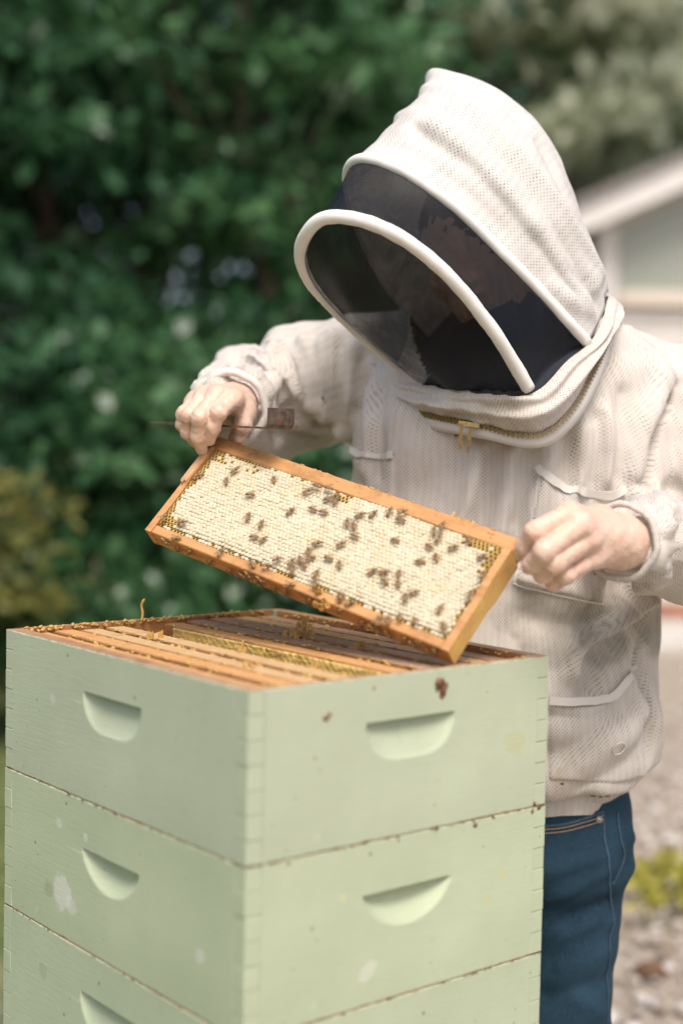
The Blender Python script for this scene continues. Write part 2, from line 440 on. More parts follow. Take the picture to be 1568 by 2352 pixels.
M_leafs = {
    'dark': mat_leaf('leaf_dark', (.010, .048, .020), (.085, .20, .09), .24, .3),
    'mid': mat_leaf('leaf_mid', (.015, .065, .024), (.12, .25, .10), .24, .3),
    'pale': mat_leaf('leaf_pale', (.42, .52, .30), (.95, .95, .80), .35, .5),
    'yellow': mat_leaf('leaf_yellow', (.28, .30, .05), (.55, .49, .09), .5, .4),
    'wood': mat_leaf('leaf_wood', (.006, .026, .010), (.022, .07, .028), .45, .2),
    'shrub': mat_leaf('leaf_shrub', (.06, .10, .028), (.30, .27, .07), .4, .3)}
def tree(name, base, h, rad, zlo, nleaf, lsize, mat, seed, label, cat='tree', group=None, nclump=64, trunk=.09, lean=(0, 0), csd=.17):
    g = np.random.default_rng(seed)
    root = empty(name, base, 0, label, cat, group)
    zc = (h + zlo) / 2; rz = (h - zlo) / 2
    top = np.array([lean[0], lean[1], h * .8])
    P = catmull([(0, 0, -.05), (top[0] * .3 + g.normal() * .05, top[1] * .3, h * .3), top * .7 + g.normal(size=3) * .05, top], 12)
    mb = MB(); mb.add(*tube(P, np.linspace(trunk, trunk * .25, 12), 8))
    C = []
    for i in range(nclump):
        d = g.normal(size=3); d /= np.linalg.norm(d); r = g.random() ** .45
        c = np.array([lean[0] * .6, lean[1] * .6, zc]) + d * r * np.array([rad, rad, rz]); C.append(c)
        if i % 4 == 0 and trunk > .02:
            s = P[int(np.clip((c[2] - .3) / h * 10, 1, 10))]
            mb.add(*tube(catmull([s, (s + c) / 2 + (0, 0, .15 * rad), c], 6), np.linspace(trunk * .35, .008, 6), 5))
    mb.build('trunk', M_bark, root, True)
    C = np.array(C); ci = g.integers(0, nclump, nleaf); sd = csd * min(rad, rz) * g.uniform(.6, 1.2, nclump)
    q = C[ci] + g.normal(size=(nleaf, 3)) * sd[ci][:, None] * (1.15, 1.15, .42)
    q = q[q[:, 2] > .05]
    V, F, Cc = leaves(q, lsize, seed + 1)
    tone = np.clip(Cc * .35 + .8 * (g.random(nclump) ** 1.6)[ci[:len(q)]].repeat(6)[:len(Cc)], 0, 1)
    obj('crown', mesh('crown', V, F, True, colr=tone), M_leafs[mat], root)
    return root
GT = 'trees of the dark wood behind the hive'
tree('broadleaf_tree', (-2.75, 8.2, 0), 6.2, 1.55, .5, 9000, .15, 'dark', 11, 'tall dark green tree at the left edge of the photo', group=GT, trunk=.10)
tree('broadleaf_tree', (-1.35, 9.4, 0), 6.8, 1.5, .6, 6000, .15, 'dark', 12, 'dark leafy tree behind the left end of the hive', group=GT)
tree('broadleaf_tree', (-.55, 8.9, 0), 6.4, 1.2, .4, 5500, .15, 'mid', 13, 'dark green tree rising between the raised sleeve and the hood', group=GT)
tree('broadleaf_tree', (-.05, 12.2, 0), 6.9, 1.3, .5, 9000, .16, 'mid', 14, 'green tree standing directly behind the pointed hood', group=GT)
tree('pale_tree', (2.45, 15.9, 0), 9.2, 2.15, 4.3, 15000, .27, 'pale', 15, 'pale silvery leaved tree reaching over the house roof at top right', trunk=.10, nclump=90, csd=.17)
tree('flowering_shrub', (-1.75, 6.0, 0), 1.30, .42, .15, 3000, .07, 'shrub', 16, 'olive and yellow green shrub low at the left of the photo', 'shrub', trunk=.02, nclump=24, csd=.33)
tree('flowering_shrub', (-1.10, 6.4, 0), .98, .5, .1, 3000, .07, 'mid', 17, 'low green shrub just above the far left corner of the hive', 'shrub', trunk=.02, nclump=20, csd=.33)
for i, (x, y, h_, m_, lab) in enumerate(((-2.5, 7.3, 1.9, 'dark', 'dark understorey bush at the far left of the photo'), (-1.55, 7.6, 2.1, 'dark', 'dark understorey bush behind the olive shrub'), (-.75, 7.2, 1.9, 'mid', 'green understorey bush below the raised sleeve'), (.05, 7.5, 1.8, 'dark', 'dark understorey bush hidden between sleeve and held frame'))):
    tree('understorey_bush', (x, y, 0), h_, .62, .05, 3500, .11, m_, 60 + i, lab, 'bush', 'understorey bushes below the trees', trunk=.02, nclump=50, csd=.26)
tree('weed', (1.02, 4.05, 0), .15, .17, .01, 380, .045, 'yellow', 18, 'yellow green weed growing from the gravel beside the jeans', 'weed', trunk=.006, nclump=12, csd=.33)
# the wood farther back reads as one mass
Q = []
g = np.random.default_rng(5)
for i in range(450):
    c = np.array([g.uniform(-9, 13), g.uniform(13, 17), g.uniform(.3, 9.2)]); c[1] += 6.5 * (c[0] > .6)
    Q.append(c + g.normal(size=(150, 3)) * (.75, .6, .55))
Q = np.vstack(Q); Q = Q[(Q[:, 2] > .05) & ~((Q[:, 0] > 1.6) & (Q[:, 1] < 17.6) & (Q[:, 2] < 4.4))]
hole_ = (Q[:, 0] > -2.1) & (Q[:, 0] < -.7) & (((Q[:, 2] > 1.7) & (Q[:, 2] < 4.4)) | (Q[:, 2] > 5.2)); Q = Q[~hole_ | (g.random(len(Q)) < .10)]   # a thin place in the wood lets sky through
V, F, Cc = leaves(Q, .22, 77)
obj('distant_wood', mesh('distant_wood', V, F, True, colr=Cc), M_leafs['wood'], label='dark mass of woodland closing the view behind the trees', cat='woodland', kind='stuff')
# a bare brown trunk that shows through the leaves at the left
tr_ = empty('bare_trunk_tree', (-1.88, 9.05, 0), 0, 'slim brown tree trunk showing between the dark leaves at left', 'tree')
mb = MB(); mb.add(*tube(catmull([(0, 0, -.05), (.02, 0, 1.2), (-.03, .03, 2.4), (.03, 0, 4.6)], 14), np.linspace(.10, .06, 14), 9))
mb.build('trunk', mat_wood('brown_bark', (.12, .075, .035), (.20, .125, .06), (.05, .03, .02), (12, 12, 2), .5), tr_, True)
g = np.random.default_rng(31); q = np.array([0, .1, 4.6]) + g.normal(size=(2500, 3)) * (.6, .5, .5)
V, F, Cc = leaves(q, .1, 32); obj('crown', mesh('crown', V, F, True, colr=Cc), M_leafs['dark'], tr_)

# ---- house with a glazed gable, partly hidden by the person
M_white = plain('white_trim', (.74, .70, .66), .5, 0, .04, 8, .03)
M_roof = plain('roof_shingle', (.24, .22, .20), .8, 0, .2, 30, .2)
M_sid = plain('siding', (.66, .62, .57), .6, 0, .05, 4, .05)
k = NM('gable_glass'); k.fin((.34, .36, .31), .12, spec=.6); M_glass = k.m
HY = 11.6
def hx(u): return at(u, 700, HY)[0]
def hz(vv, u=1450): return at(u, vv, HY)[2]
hroot = empty('house', (hx(1368), HY, 0), 0, 'white gabled house with pale roof edge behind the shoulder at right', 'house')
ho = np.array(hroot.location)
x0 = hx(1372); x1 = x0 + 7.0; sl = math.tan(R(25)); ez = hz(520, 1372)
mb = MB()
xm = (x0 + x1) / 2
mb.add([(x0 + .02, HY + .06, 0), (x1, HY + .06, 0), (x1, HY + .06, ez), (xm, HY + .06, ez + sl * (xm - x0)), (x0 + .02, HY + .06, ez),
        (x0 + .02, HY + 3, 0), (x1, HY + 3, 0), (x1, HY + 3, ez), (xm, HY + 3, ez + sl * (xm - x0)), (x0 + .02, HY + 3, ez)],
       [(0, 1, 2, 3, 4), (9, 8, 7, 6, 5), (0, 5, 6, 1), (1, 6, 7, 2), (2, 7, 8, 3), (3, 8, 9, 4), (4, 9, 5, 0)])
mb.build('wall', M_sid, hroot, off=ho)
def slope_box(mb, xa, xb, za, t, ya, yb, m=0):
    zb = za + sl * (xb - xa)
    mb.add([(xa, ya, za), (xb, ya, zb), (xb, ya, zb + t), (xa, ya, za + t), (xa, yb, za), (xb, yb, zb), (xb, yb, zb + t), (xa, yb, za + t)],
           [(0, 1, 2, 3), (7, 6, 5, 4), (0, 4, 5, 1), (3, 2, 6, 7), (0, 3, 7, 4), (1, 5, 6, 2)])
for nm_, t0, t1, ya, yb, m in (('roof', .20, .27, -.34, 3.1, M_roof), ('barge_board', -.02, .197, -.30, -.24, M_white), ('soffit', .10, .16, -.238, .05, M_white)):
    mb = MB(); ext = .28
    slope_box(mb, x0 - ext, xm, ez - sl * ext + t0, t1 - t0, HY + ya, HY + yb)
    if nm_ == 'roof':
        zt = ez + sl * (xm - x0) + t0
        mb.add([(xm + .003, HY + ya, zt), (x1 + ext, HY + ya, zt - sl * (x1 + ext - xm)), (x1 + ext, HY + ya, zt - sl * (x1 + ext - xm) + .07), (xm + .003, HY + ya, zt + .07),
                (xm + .003, HY + yb, zt), (x1 + ext, HY + yb, zt - sl * (x1 + ext - xm)), (x1 + ext, HY + yb, zt - sl * (x1 + ext - xm) + .07), (xm + .003, HY + yb, zt + .07)],
               [(0, 1, 2, 3), (7, 6, 5, 4), (0, 4, 5, 1), (3, 2, 6, 7), (0, 3, 7, 4), (1, 5, 6, 2)])
    mb.build(nm_, m, hroot, off=ho)
mb = MB(); mb.box((x0 - .03, HY - .02, 0), (x0 + .13, HY + .055, ez + .02), .008); mb.build('corner_board', M_white, hroot, off=ho)
zb1 = hz(672); zb0 = hz(705)
mb = MB(); mb.box((x0 + .14, HY - .05, zb0), (x1 - .1, HY + .05, zb1), .01); wf = mb.build('window_sill', plain('sill_cream', (.70, .62, .52), .6, 0, .04, 8, .03), hroot, off=ho)
pa, pb = x0 + .16, x0 + 1.9
zt = lambda x: ez + sl * (x - x0) - .10
mb = MB(); mb.add([(pa, HY + .035, zb1 + .01), (pb, HY + .035, zb1 + .01), (pb, HY + .035, zt(pb)), (pa, HY + .035, zt(pa)), (pa, HY + .05, zb1 + .01), (pb, HY + .05, zb1 + .01), (pb, HY + .05, zt(pb)), (pa, HY + .05, zt(pa))],
                  [(0, 1, 2, 3), (7, 6, 5, 4), (0, 4, 5, 1), (3, 2, 6, 7), (0, 3, 7, 4), (1, 5, 6, 2)])
mb.build('window_pane', M_glass, hroot, off=ho)
mb = MB(); mb.box((pb, HY - .01, zb1 + .003), (pb + .1, HY + .055, zt(pb) + .02), .005); mb.build('mullion', M_white, hroot, off=ho)
for i in range(12):                          # lap boards below the sill
    z = zb0 - .16 - i * .15
    if z < .3: break
    mb = MB(); mb.add([(x0 + .14, HY + .02, z), (x1 - .1, HY + .02, z), (x1 - .1, HY + .05, z + .145), (x0 + .14, HY + .05, z + .145), (x0 + .14, HY + .058, z), (x1 - .1, HY + .058, z), (x1 - .1, HY + .058, z + .145), (x0 + .14, HY + .058, z + .145)],
                      [(0, 1, 2, 3), (7, 6, 5, 4), (0, 4, 5, 1), (3, 2, 6, 7), (0, 3, 7, 4), (1, 5, 6, 2)])
    mb.build('siding_board', M_sid, hroot, off=ho)
# concrete apron and brick edging in front of the house
mb = MB(); mb.box((1.6, 9.3, -.05), (9, 11.55, .05), .01)
mb.build('apron', plain('concrete', (.55, .52, .48), .9, 0, .1, 6, .2), kind='structure')
er = empty('brick_edging', (2.0, 10.6, .05), 0, 'low row of red bricks edging the concrete below the house', 'edging')
M_brick = plain('brick_red', (.33, .13, .07), .9, 0, .25, 12, .3)
mb = MB(); mb.box((0, -.05, 0), (.205, .05, .11), .006); bme = None
for i in range(22):
    if bme is None: o = mb.build('brick', M_brick, er); bme = o.data
    else: o = obj('brick', bme, None, er)
    o.location = (i * .215, 0, .0)
# wooden crate far left, a sliver beside the hive
cr = empty('wooden_crate', (-1.42, 4.35, 0), R(8), 'orange brown slatted wooden crate on the grass left of the hive', 'crate')
M_crate = mat_wood('crate_wood', (.42, .19, .06), (.55, .29, .11), (.2, .09, .03), (3, 40, 40), .3)
mb = MB(); mb.box((0, 0, 0), (.34, .012, .05), .002); sme = mb.build('slat', M_crate, cr).data
cr.children[0].location = (-.17, -.15, .02)
for z in (.08, .14): o = obj('slat', sme, None, cr); o.location = (-.17, -.15, z)
for z in (.02, .08, .14):
    o = obj('slat', sme, None, cr); o.location = (-.17, .14, z)
    o = obj('slat', sme, None, cr); o.location = (-.155, -.135, z); o.rotation_euler[2] = R(90); o.scale[0] = .8
    o = obj('slat', sme, None, cr); o.location = (.17, -.135, z); o.rotation_euler[2] = R(90); o.scale[0] = .8
mb = MB(); mb.box((-.165, -.13, .004), (.155, .138, .016), .002); mb.build('base', M_crate, cr)

# ------------------------------------------------------------------ the hive
HX = R(39.27006); HA, HB, HH, TK = .413, .505, .168, .019
HF = np.array([-0.08340316, 1.32252063, CZ - 0.23864595])      # near top corner
hc, hs = math.cos(HX), math.sin(HX)
def hive(p): p = np.atleast_2d(np.asarray(p, float)); return np.stack([p[:, 0] * hc - p[:, 1] * hs, p[:, 0] * hs + p[:, 1] * hc, p[:, 2]], 1) + HF
G1 = (.445, .505, .35)
M_rim = mat_wood('hive_rim', (.34, .17, .08), (.50, .33, .20), (.14, .05, .025), (8, 8, 8), .7)
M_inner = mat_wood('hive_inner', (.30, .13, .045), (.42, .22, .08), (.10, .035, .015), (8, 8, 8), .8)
def hold(kind, half, top, ht, D):
    def f(s, zt):                            # s: along board from its centre, zt: distance below top edge
        e = np.clip(1 - np.abs(s / half) ** (3.2 if kind == 1 else 2), 0, 1); zb = ht * e ** (.5 if kind == 1 else .62)
        y = np.maximum(zt - top, 0); ins = (zt - top >= -1e-5) & (y < zb) & (np.abs(s) < half)
        if kind == 1: d = D * e ** .35 * np.clip(1 - y / (zb + 1e-9), 0, 1) ** .8
        else: d = np.minimum(D * e ** .35, np.clip(zb - y, 0, 1) * .62)
        return np.where(ins, np.clip(d, 0, D), 0)
    return f
def board(L, H, par, hf, top, ht, half, rabbet, seed):
    """board in local axes: x along, y outward = -, z up; returns MB (slot 0 paint, 1 rim, 2 inner)"""
    g = np.random.default_rng(seed); mb = MB()
    s0, s1 = TK, L - TK
    S = np.unique(np.r_[np.linspace(s0, s1, 8), L / 2 + np.linspace(-half, half, 61)])
    Z = np.unique(np.round(np.r_[np.linspace(0, H, 7), H - top, H - top + .0003, H - np.linspace(top, top + ht, 27), H - .0012, H - top - ht - .0012, H - .016, H - .0163], 6))
    s, z = np.meshgrid(S, Z); d = hf(s - L / 2, H - z)
    wob = .00025 * np.sin(s * 31 + seed) + .00015 * np.sin(z * 47 + seed)
    edge = np.where((z > H - .0011) | (z < .0003), .0010, 0)
    y = d + wob + edge
    n = len(S); V = np.stack([s, y, z], -1).reshape(-1, 3)
    inner = np.where((z > H - .0161) & rabbet, .009, TK)
    V2 = np.stack([s, inner, z], -1).reshape(-1, 3)
    F = grid_faces(len(Z), n)
    mb.add(V, F, 0); mb.add(V2, F[:, ::-1], 2)
    m = len(V); rim = []
    b = len(mb.V) - 2 * m
    def stitch(a, c, mat):
        for i in range(len(a) - 1): mb.F.append((b + a[i], b + a[i + 1], b + m + a[i + 1], b + m + a[i])); mb.M.append(mat)
    tp = (len(Z) - 1) * n + np.arange(n); bt = np.arange(n); lf = np.arange(len(Z)) * n; rt = lf + n - 1
    stitch(tp, tp, 1); stitch(bt[::-1], bt, 1); stitch(lf, lf, 0); stitch(rt[::-1], rt, 0)
    # fingers
    nf = round(H / .0258); fh = H / nf
    for e, (a, c) in enumerate(((0, s0), (s1, L))):
        for i in range(nf):
            if (i + par) % 2 == 0:
                j = g.uniform(-.0002, .0009); zt_ = (i + 1) * fh - .0003
                top_ = i == nf - 1
                a_, c_ = (a + g.uniform(-.0003, .0007), c) if e == 0 else (a, c - g.uniform(-.0003, .0007))
                yi = .0005 + .00025 * np.sin((a if e else c) * 31 + seed)
                mb.box((a_, max(0., j * .4), i * fh + .0003), (c_, TK if not (rabbet and False) else .009, zt_), .0006)
                if top_:
                    for q in range(len(mb.F) - 26, len(mb.F)):
                        nrm = np.mean([mb.V[t][2] for t in mb.F[q]])
                        if nrm > zt_ - .0003: mb.M[q] = 1
    return mb
WH = (.72, .72, .66)
def super_box(name, ztop, H, kind, base, marks_side, marks_end, seed, label, par0):
    root = empty(name, tuple(HF + (0, 0, ztop - H)), HX, label, 'hive box', 'stacked green boxes of the hive')
    Ms = mat_paint('paint_side_' + str(seed), base, marks_side, H); Me = mat_paint('paint_end_' + str(seed), base, marks_end, H)
    hp = dict(kind=kind, half=.061, top=.047 if kind == 1 else .054, ht=.042 if kind == 1 else .040, D=.013)
    hf = hold(**hp)
    specs = (('end_board', HA, 0, (0, 0, 0), 0), ('side_board', HB, 1, (0, HB, 0), -90), ('end_board', HA, 0, (HA, HB, 0), 180), ('side_board', HB, 1, (HA, 0, 0), 90))
    for i, (nm_, L, pp, loc, rz) in enumerate(specs):
        mb = board(L, H, (pp + par0) % 2, hf, hp['top'], hp['ht'], hp['half'], pp == 0, seed * 10 + i)
        o = sharp(mb.build(nm_, [(Me, Ms)[pp], M_rim, M_inner], root, True), 25)
        o.location = loc; o.rotation_euler[2] = R(rz)
    return root
W3 = lambda *a: [((x, y, z), r, c, al, wb) for (x, y, z, r, c, al, wb) in a]
box1 = super_box('hive_super', 0.0, HH, 1, (.455, .505, .36), W3((.30, 0, .13, .002, (.16, .08, .03), .8, .2), (.12, 0, .10, .007, WH, .3, .5)), W3((.36, 0, .075, .016, (.45, .42, .16), .3, .6)), 1,
                 'top pale green hive box, open, with wooden frames inside', 0)
box2 = super_box('hive_super', -HH - .0012, HH, 2, (.46, .515, .35), W3((.148, 0, .052, .019, WH, .55, .6), (.168, 0, .040, .012, WH, .4, .6), (.138, 0, .130, .008, WH, .45, .5), (.20, 0, .128, .005, WH, .5, .5), (.43, 0, .062, .008, WH, .4, .4), (.115, 0, .048, .011, (.24, .27, .15), .35, .6)),
                 W3((.155, 0, .034, .011, WH, .35, .6), (.12, 0, .118, .004, (.6, .6, .3), .5, .4), (.345, 0, .10, .007, (.55, .50, .14), .35, .7), (.325, 0, .075, .006, (.55, .50, .14), .3, .7)), 2,
                 'middle green hive box with white filler patches on its left face', 1)
box3 = super_box('hive_brood_box', -2 * HH - .0024, .243, 1, (.445, .505, .35), W3((.10, 0, .19, .010, (.25, .28, .17), .3, .6)), [], 3, 'lowest visible green hive box, cut off by the bottom of the photo', 0)
# stand that carries the stack
zt_ = HF[2] - 2 * HH - .0024 - .243
st = empty('hive_stand', tuple(np.array([HF[0], HF[1], 0])), HX, 'wooden stand under the stack of green hive boxes', 'stand')
M_stand = mat_wood('stand_wood', (.22, .14, .08), (.32, .22, .13), (.1, .06, .03), (20, 20, 2), .5)
mb = MB(); mb.box((-.01, -.01, zt_ - .03), (HA + .01, HB + .01, zt_ - .001), .003); mb.build('floor_board', M_stand, st)
for (a, c) in ((.0, .0), (HA - .07, 0), (0, HB - .07), (HA - .07, HB - .07)):
    mb = MB(); mb.box((a, c, .0), (a + .07, c + .07, zt_ - .031), .004); mb.build('leg', M_stand, st)
# propolis spots on the right face
M_prop = plain('propolis', (.20, .095, .045), .7, 0, .4, 200, .4)
def lump(name, c, r, seed, mat, parent, n=5, sq=.5):
    g = np.random.default_rng(seed); mb = MB()
    for i in range(n):
        q = IV * r * g.uniform(.35, .7) * (1, sq, 1.2) * (1 + .3 * g.normal(size=(12, 1))); mb.add(q + np.array(c) + g.normal(size=3) * r * (.5, .06, .6), IF)
    return mb.build(name, mat, parent, True)
eb = [o for o in box1.children if o.name.startswith('end_board')][0]
lump('propolis_spot', (.248, -.0008, HH - .018), .0082, 1, M_prop, eb, 9, .22)
lump('propolis_spot', (.095, -.0005, HH - .036), .0042, 2, M_prop, eb, 4, .3)
eb2 = [o for o in box2.children if o.name.startswith('end_board')][0]
for i, (a, r) in enumerate(((.30, .004), (.245, .003), (.33, .003), (.19, .0025), (.395, .005), (.05, .0025), (.12, .002))): lump('propolis_spot', (a, -.0003, HH - .001), r, 5 + i, M_prop, eb2, 3, .3)

# brown propolis squeezed out along the joints between the boxes
for bx, sd_ in ((box1, 31), (box2, 33)):
    gg = np.random.default_rng(sd_); mb = MB()
    for j in range(90):
        if j < 52: p = (gg.uniform(.003, HA - .003), -.0003, gg.normal() * .0007 - .0006); q = (2.6, .55, .7)
        else: p = (-.0003, gg.uniform(.003, HB - .003), gg.normal() * .0006 - .0006); q = (.55, 2.6, .7)
        mb.add(IV * gg.uniform(.0004, .0011) * q * (1 + .25 * gg.normal(size=(12, 1))) + np.array(p), IF)
    mb.build('propolis_seam', M_prop, bx, True, kind='stuff')

# ------------------------------------------------------------------ frames and comb
M_fwood = mat_wood('frame_wood', (.48, .215, .07), (.62, .34, .135), (.15, .06, .03), (3, 50, 50), .65)
M_fwood2 = mat_wood('frame_wood_stained', (.42, .22, .11), (.62, .38, .20), (.16, .08, .06), (3, 50, 50), .7, (.62, .45, .18))
M_fend = mat_wood('frame_end_wood', (.66, .36, .10), (.80, .52, .16), (.34, .13, .03), (30, 4, 30), .5, (.78, .55, .12))
k = NM('capped_wax'); at_ = k.n('Attribute', attribute_name='Col'); v = k.coord()
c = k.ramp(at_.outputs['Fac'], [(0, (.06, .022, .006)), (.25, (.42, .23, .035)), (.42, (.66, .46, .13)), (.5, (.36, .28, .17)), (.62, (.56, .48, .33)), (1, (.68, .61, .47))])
nz = k.noise(v, 18, 4)
c = k.mix(k.ramp(nz, [(.42, 0), (.68, .55)]), c, k.mix(.55, c, (.56, .43, .20)))
M_cap = k.fin(c, .55, k.bump(k.noise(v, 900, 3), .15, .0004), sss=(.12, (1, .6, .25), .002))
k = NM('open_wax'); v = k.coord(); nz = k.noise(v, 70, 4)
M_wax = k.fin(k.mix(k.ramp(nz, [(.3, 0), (.7, 1)]), (.40, .21, .05), (.62, .40, .13)), .4, k.bump(nz, .3, .002), sss=(.3, (1, .6, .2), .003))
FW, FH = .448, .159
def comb_mesh(seed, detail=True, pitch=.0053):
    g = np.random.default_rng(seed)
    x0, x1, y0, y1 = .0095, FW - .0095, -FH + .0125, -.0185
    dx, dy = pitch, pitch * .866
    V = []; F = []; C = []
    rows = int((y1 - y0) / dy)
    for r in range(rows + 1):
        for q in range(int((x1 - x0) / dx) + 1):
            cx = x0 + dx * (q + .5 * (r % 2)) + .0012; cy = y0 + dy * r + .002
            if cx > x1 - .001 or cy > y1 - .0005: continue
            el, er, eb_, et = cx - x0, x1 - cx, cy - y0, y1 - cy
            lim = .005 + .005 * math.sin(cy * 60) ** 2
            op = False
            if el < .0085 + .004 * math.sin(cy * 90 + 1) + (.022 if et < .02 else 0) * g.random(): op = True
            if et < .005 and (el < .10 or er < .055) and g.random() < .8: op = True
            if et < .012 and er < .05 and g.random() < .6: op = True
            if er < .006 and g.random() < .75: op = True
            if er < .012 and et < .04 and g.random() < .8: op = True
            if eb_ < .004 and g.random() < .5: op = True
            if el < .03 and eb_ < .02 and g.random() < .6: op = True
            if et < .02 and el < .08 and g.random() < .22: op = True
            if et < .006 and g.random() < .06: op = True
            if abs(cx - .215) < .012 and et < .015 and g.random() < .6: op = True
            edge = min(el, er, eb_, et)
            z0 = -.0015 - .005 * math.exp(-edge / .006) + .0012 * math.sin(cx * 40) * math.sin(cy * 55)
            b = len(V); rot = .52 + g.normal() * .05; j = g.normal(size=2) * .0004
            wear = .5 + .5 * math.sin(cx * 23 + 1.3) * math.sin(cy * 37 + cx * 11)
            ring = [(math.cos(rot + t * math.pi / 3), math.sin(rot + t * math.pi / 3)) for t in range(6)]
            ro = pitch * .5774
            if op:
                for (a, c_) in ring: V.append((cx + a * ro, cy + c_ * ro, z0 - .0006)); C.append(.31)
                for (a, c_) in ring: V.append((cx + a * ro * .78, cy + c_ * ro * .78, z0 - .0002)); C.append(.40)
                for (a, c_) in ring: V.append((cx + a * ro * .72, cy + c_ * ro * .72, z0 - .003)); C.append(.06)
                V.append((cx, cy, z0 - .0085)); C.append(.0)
            else:
                h = g.normal() * .00045; t_ = .64 + .26 * g.random() + .12 * wear
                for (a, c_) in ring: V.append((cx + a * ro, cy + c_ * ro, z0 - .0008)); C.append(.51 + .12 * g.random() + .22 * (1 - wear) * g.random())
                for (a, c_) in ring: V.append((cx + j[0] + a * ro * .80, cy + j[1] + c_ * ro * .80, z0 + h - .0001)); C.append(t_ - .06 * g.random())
                for (a, c_) in ring: V.append((cx + j[0] + a * ro * .45, cy + j[1] + c_ * ro * .45, z0 + h + .0004)); C.append(t_)
                V.append((cx, cy, z0 + h + .0002 + .0003 * g.normal())); C.append(t_)
            for t in range(6):
                u = (t + 1) % 6
                F += [(b + t, b + u, b + 6 + u, b + 6 + t), (b + 6 + t, b + 6 + u, b + 12 + u, b + 12 + t), (b + 12 + t, b + 12 + u, b + 18)]
    # backing slab so the comb has depth
    b = len(V)
    zb, zf = -.0275, -.0105
    for (x, y, z) in ((x0, y0, zf), (x1, y0, zf), (x1, y1, zf), (x0, y1, zf), (x0, y0, zb), (x1, y0, zb), (x1, y1, zb), (x0, y1, zb)): V.append((x, y, z)); C.append(.22)
    F += [(b, b + 1, b + 2, b + 3), (b + 7, b + 6, b + 5, b + 4), (b, b + 4, b + 5, b + 1), (b + 2, b + 6, b + 7, b + 3), (b, b + 3, b + 7, b + 4), (b + 1, b + 5, b + 6, b + 2)]
    return mesh('comb', V, F, True, colr=np.array(C))
# held frame: x along the top bar, y up, z towards its front face
qf = np.array([-0.56580808, 0.47543225, 0.46533581]); th = np.linalg.norm(qf); kk_ = qf / th
K = np.array([[0, -kk_[2], kk_[1]], [kk_[2], 0, -kk_[0]], [-kk_[1], kk_[0], 0]])
Rf = np.eye(3) + math.sin(th) * K + (1 - math.cos(th)) * K @ K
C2W = np.stack([C_RGT, -C_UP, C_FWD], 1)
Fx, Fy, Fz = C2W @ Rf[:, 0], -(C2W @ Rf[:, 1]), -(C2W @ Rf[:, 2])
FO = CAM + C2W @ np.array([-0.15814929, -0.09551413, 1.81365233]) + np.array([0, 0, .004])
FM = Matrix(((Fx[0], Fy[0], Fz[0], FO[0]), (Fx[1], Fy[1], Fz[1], FO[1]), (Fx[2], Fy[2], Fz[2], FO[2]), (0, 0, 0, 1)))
def fr(p): p = np.asarray(p, float); return FO + p[0] * Fx + p[1] * Fy + p[2] * Fz
def on_frame(u, v, z=0.0):                  # where the line of sight meets the frame's front plane
    r = ray(u, v); n = Fz; t = ((FO + z * Fz - CAM) @ n) / (r @ n); p = CAM + r * t - FO
    return np.array([p @ Fx, p @ Fy, z])
TBW, DEP = .027, .035
def top_bar(mb, ears=True, y=0):
    e = .017 if ears else 0
    mb.box((.0, -.019 + y, -.031), (FW, y, -.004), .0015)
    mb.box((-e, -.0095 + y, -.029), (.0, y - .0004, -.006), .0012); mb.box((FW, -.0095 + y, -.029), (FW + e, y - .0004, -.006), .0012)
def end_bar(mb, x):
    # wide shoulders above, narrower below (self spacing end bar)
    o = []
    prof = [(-.019, .0), (-.072, .0), (-.085, -.0035), (-FH, -.0035)]
    zf = [(y, z) for (y, z) in prof]; zb_ = [(y, -.035 - z) for (y, z) in prof]
    P = [(x, -.0195, 0.0), *[(x, y, z) for y, z in zf[1:]]] ; Q = [(x, y, z) for y, z in zb_]
    ring = [(y, z) for y, z in zf] + [(y, z) for y, z in zb_[::-1]]
    n = len(ring); V = [(x, y, z) for y, z in ring] + [(x + .0095, y, z) for y, z in ring]
    mb.add(V, [tuple(range(n)), tuple(range(2 * n - 1, n - 1, -1))] + [(i, i + n, (i + 1) % n + n, (i + 1) % n) for i in range(n)])
held = empty('held_frame', (0, 0, 0), 0, 'wooden frame of pale capped honeycomb held up over the open hive', 'hive frame'); held.matrix_world = FM
mb = MB(); top_bar(mb); mb.build('top_bar', M_fwood, held)
mb = MB(); end_bar(mb, 0); eL = mb.build('end_bar', M_fwood, held)
mb = MB(); end_bar(mb, FW - .0095); eR = mb.build('end_bar', [M_fwood, M_fend], held)
eR.data.polygons.foreach_set('material_index', [1 if q.normal.x > .5 else 0 for q in eR.data.polygons])
tag(eR, label='right end bar, wet with yellow honey and propolis')
# bottom bar: two rails with a groove
mb = MB(); mb.box((.0098, -FH, -.0175), (FW - .0098, -FH + .0115, -.0035), .0012); mb.box((.0098, -FH, -.0315), (FW - .0098, -FH + .0115, -.0195), .0012); mb.build('bottom_bar', M_fwood, held)
mb = MB(); mb.add([(-.0012, -.020, .0005), (.0075, -.020, .0012), (.0082, -.080, .0012), (.0055, -.077, .0014), (.0035, -.083, .0012), (-.0012, -.079, .0005),
                   (-.0012, -.020, -.003), (.0075, -.020, -.003), (.0082, -.080, -.003), (.0055, -.077, -.003), (.0035, -.083, -.003), (-.0012, -.079, -.003)],
                  [tuple(range(6)), tuple(range(11, 5, -1))] + [(i, i + 6, (i + 1) % 6 + 6, (i + 1) % 6) for i in range(6)])
mb.build('splinter_strip', M_fwood2, eL)
obj('comb', comb_mesh(3), M_cap, held, kind='stuff')
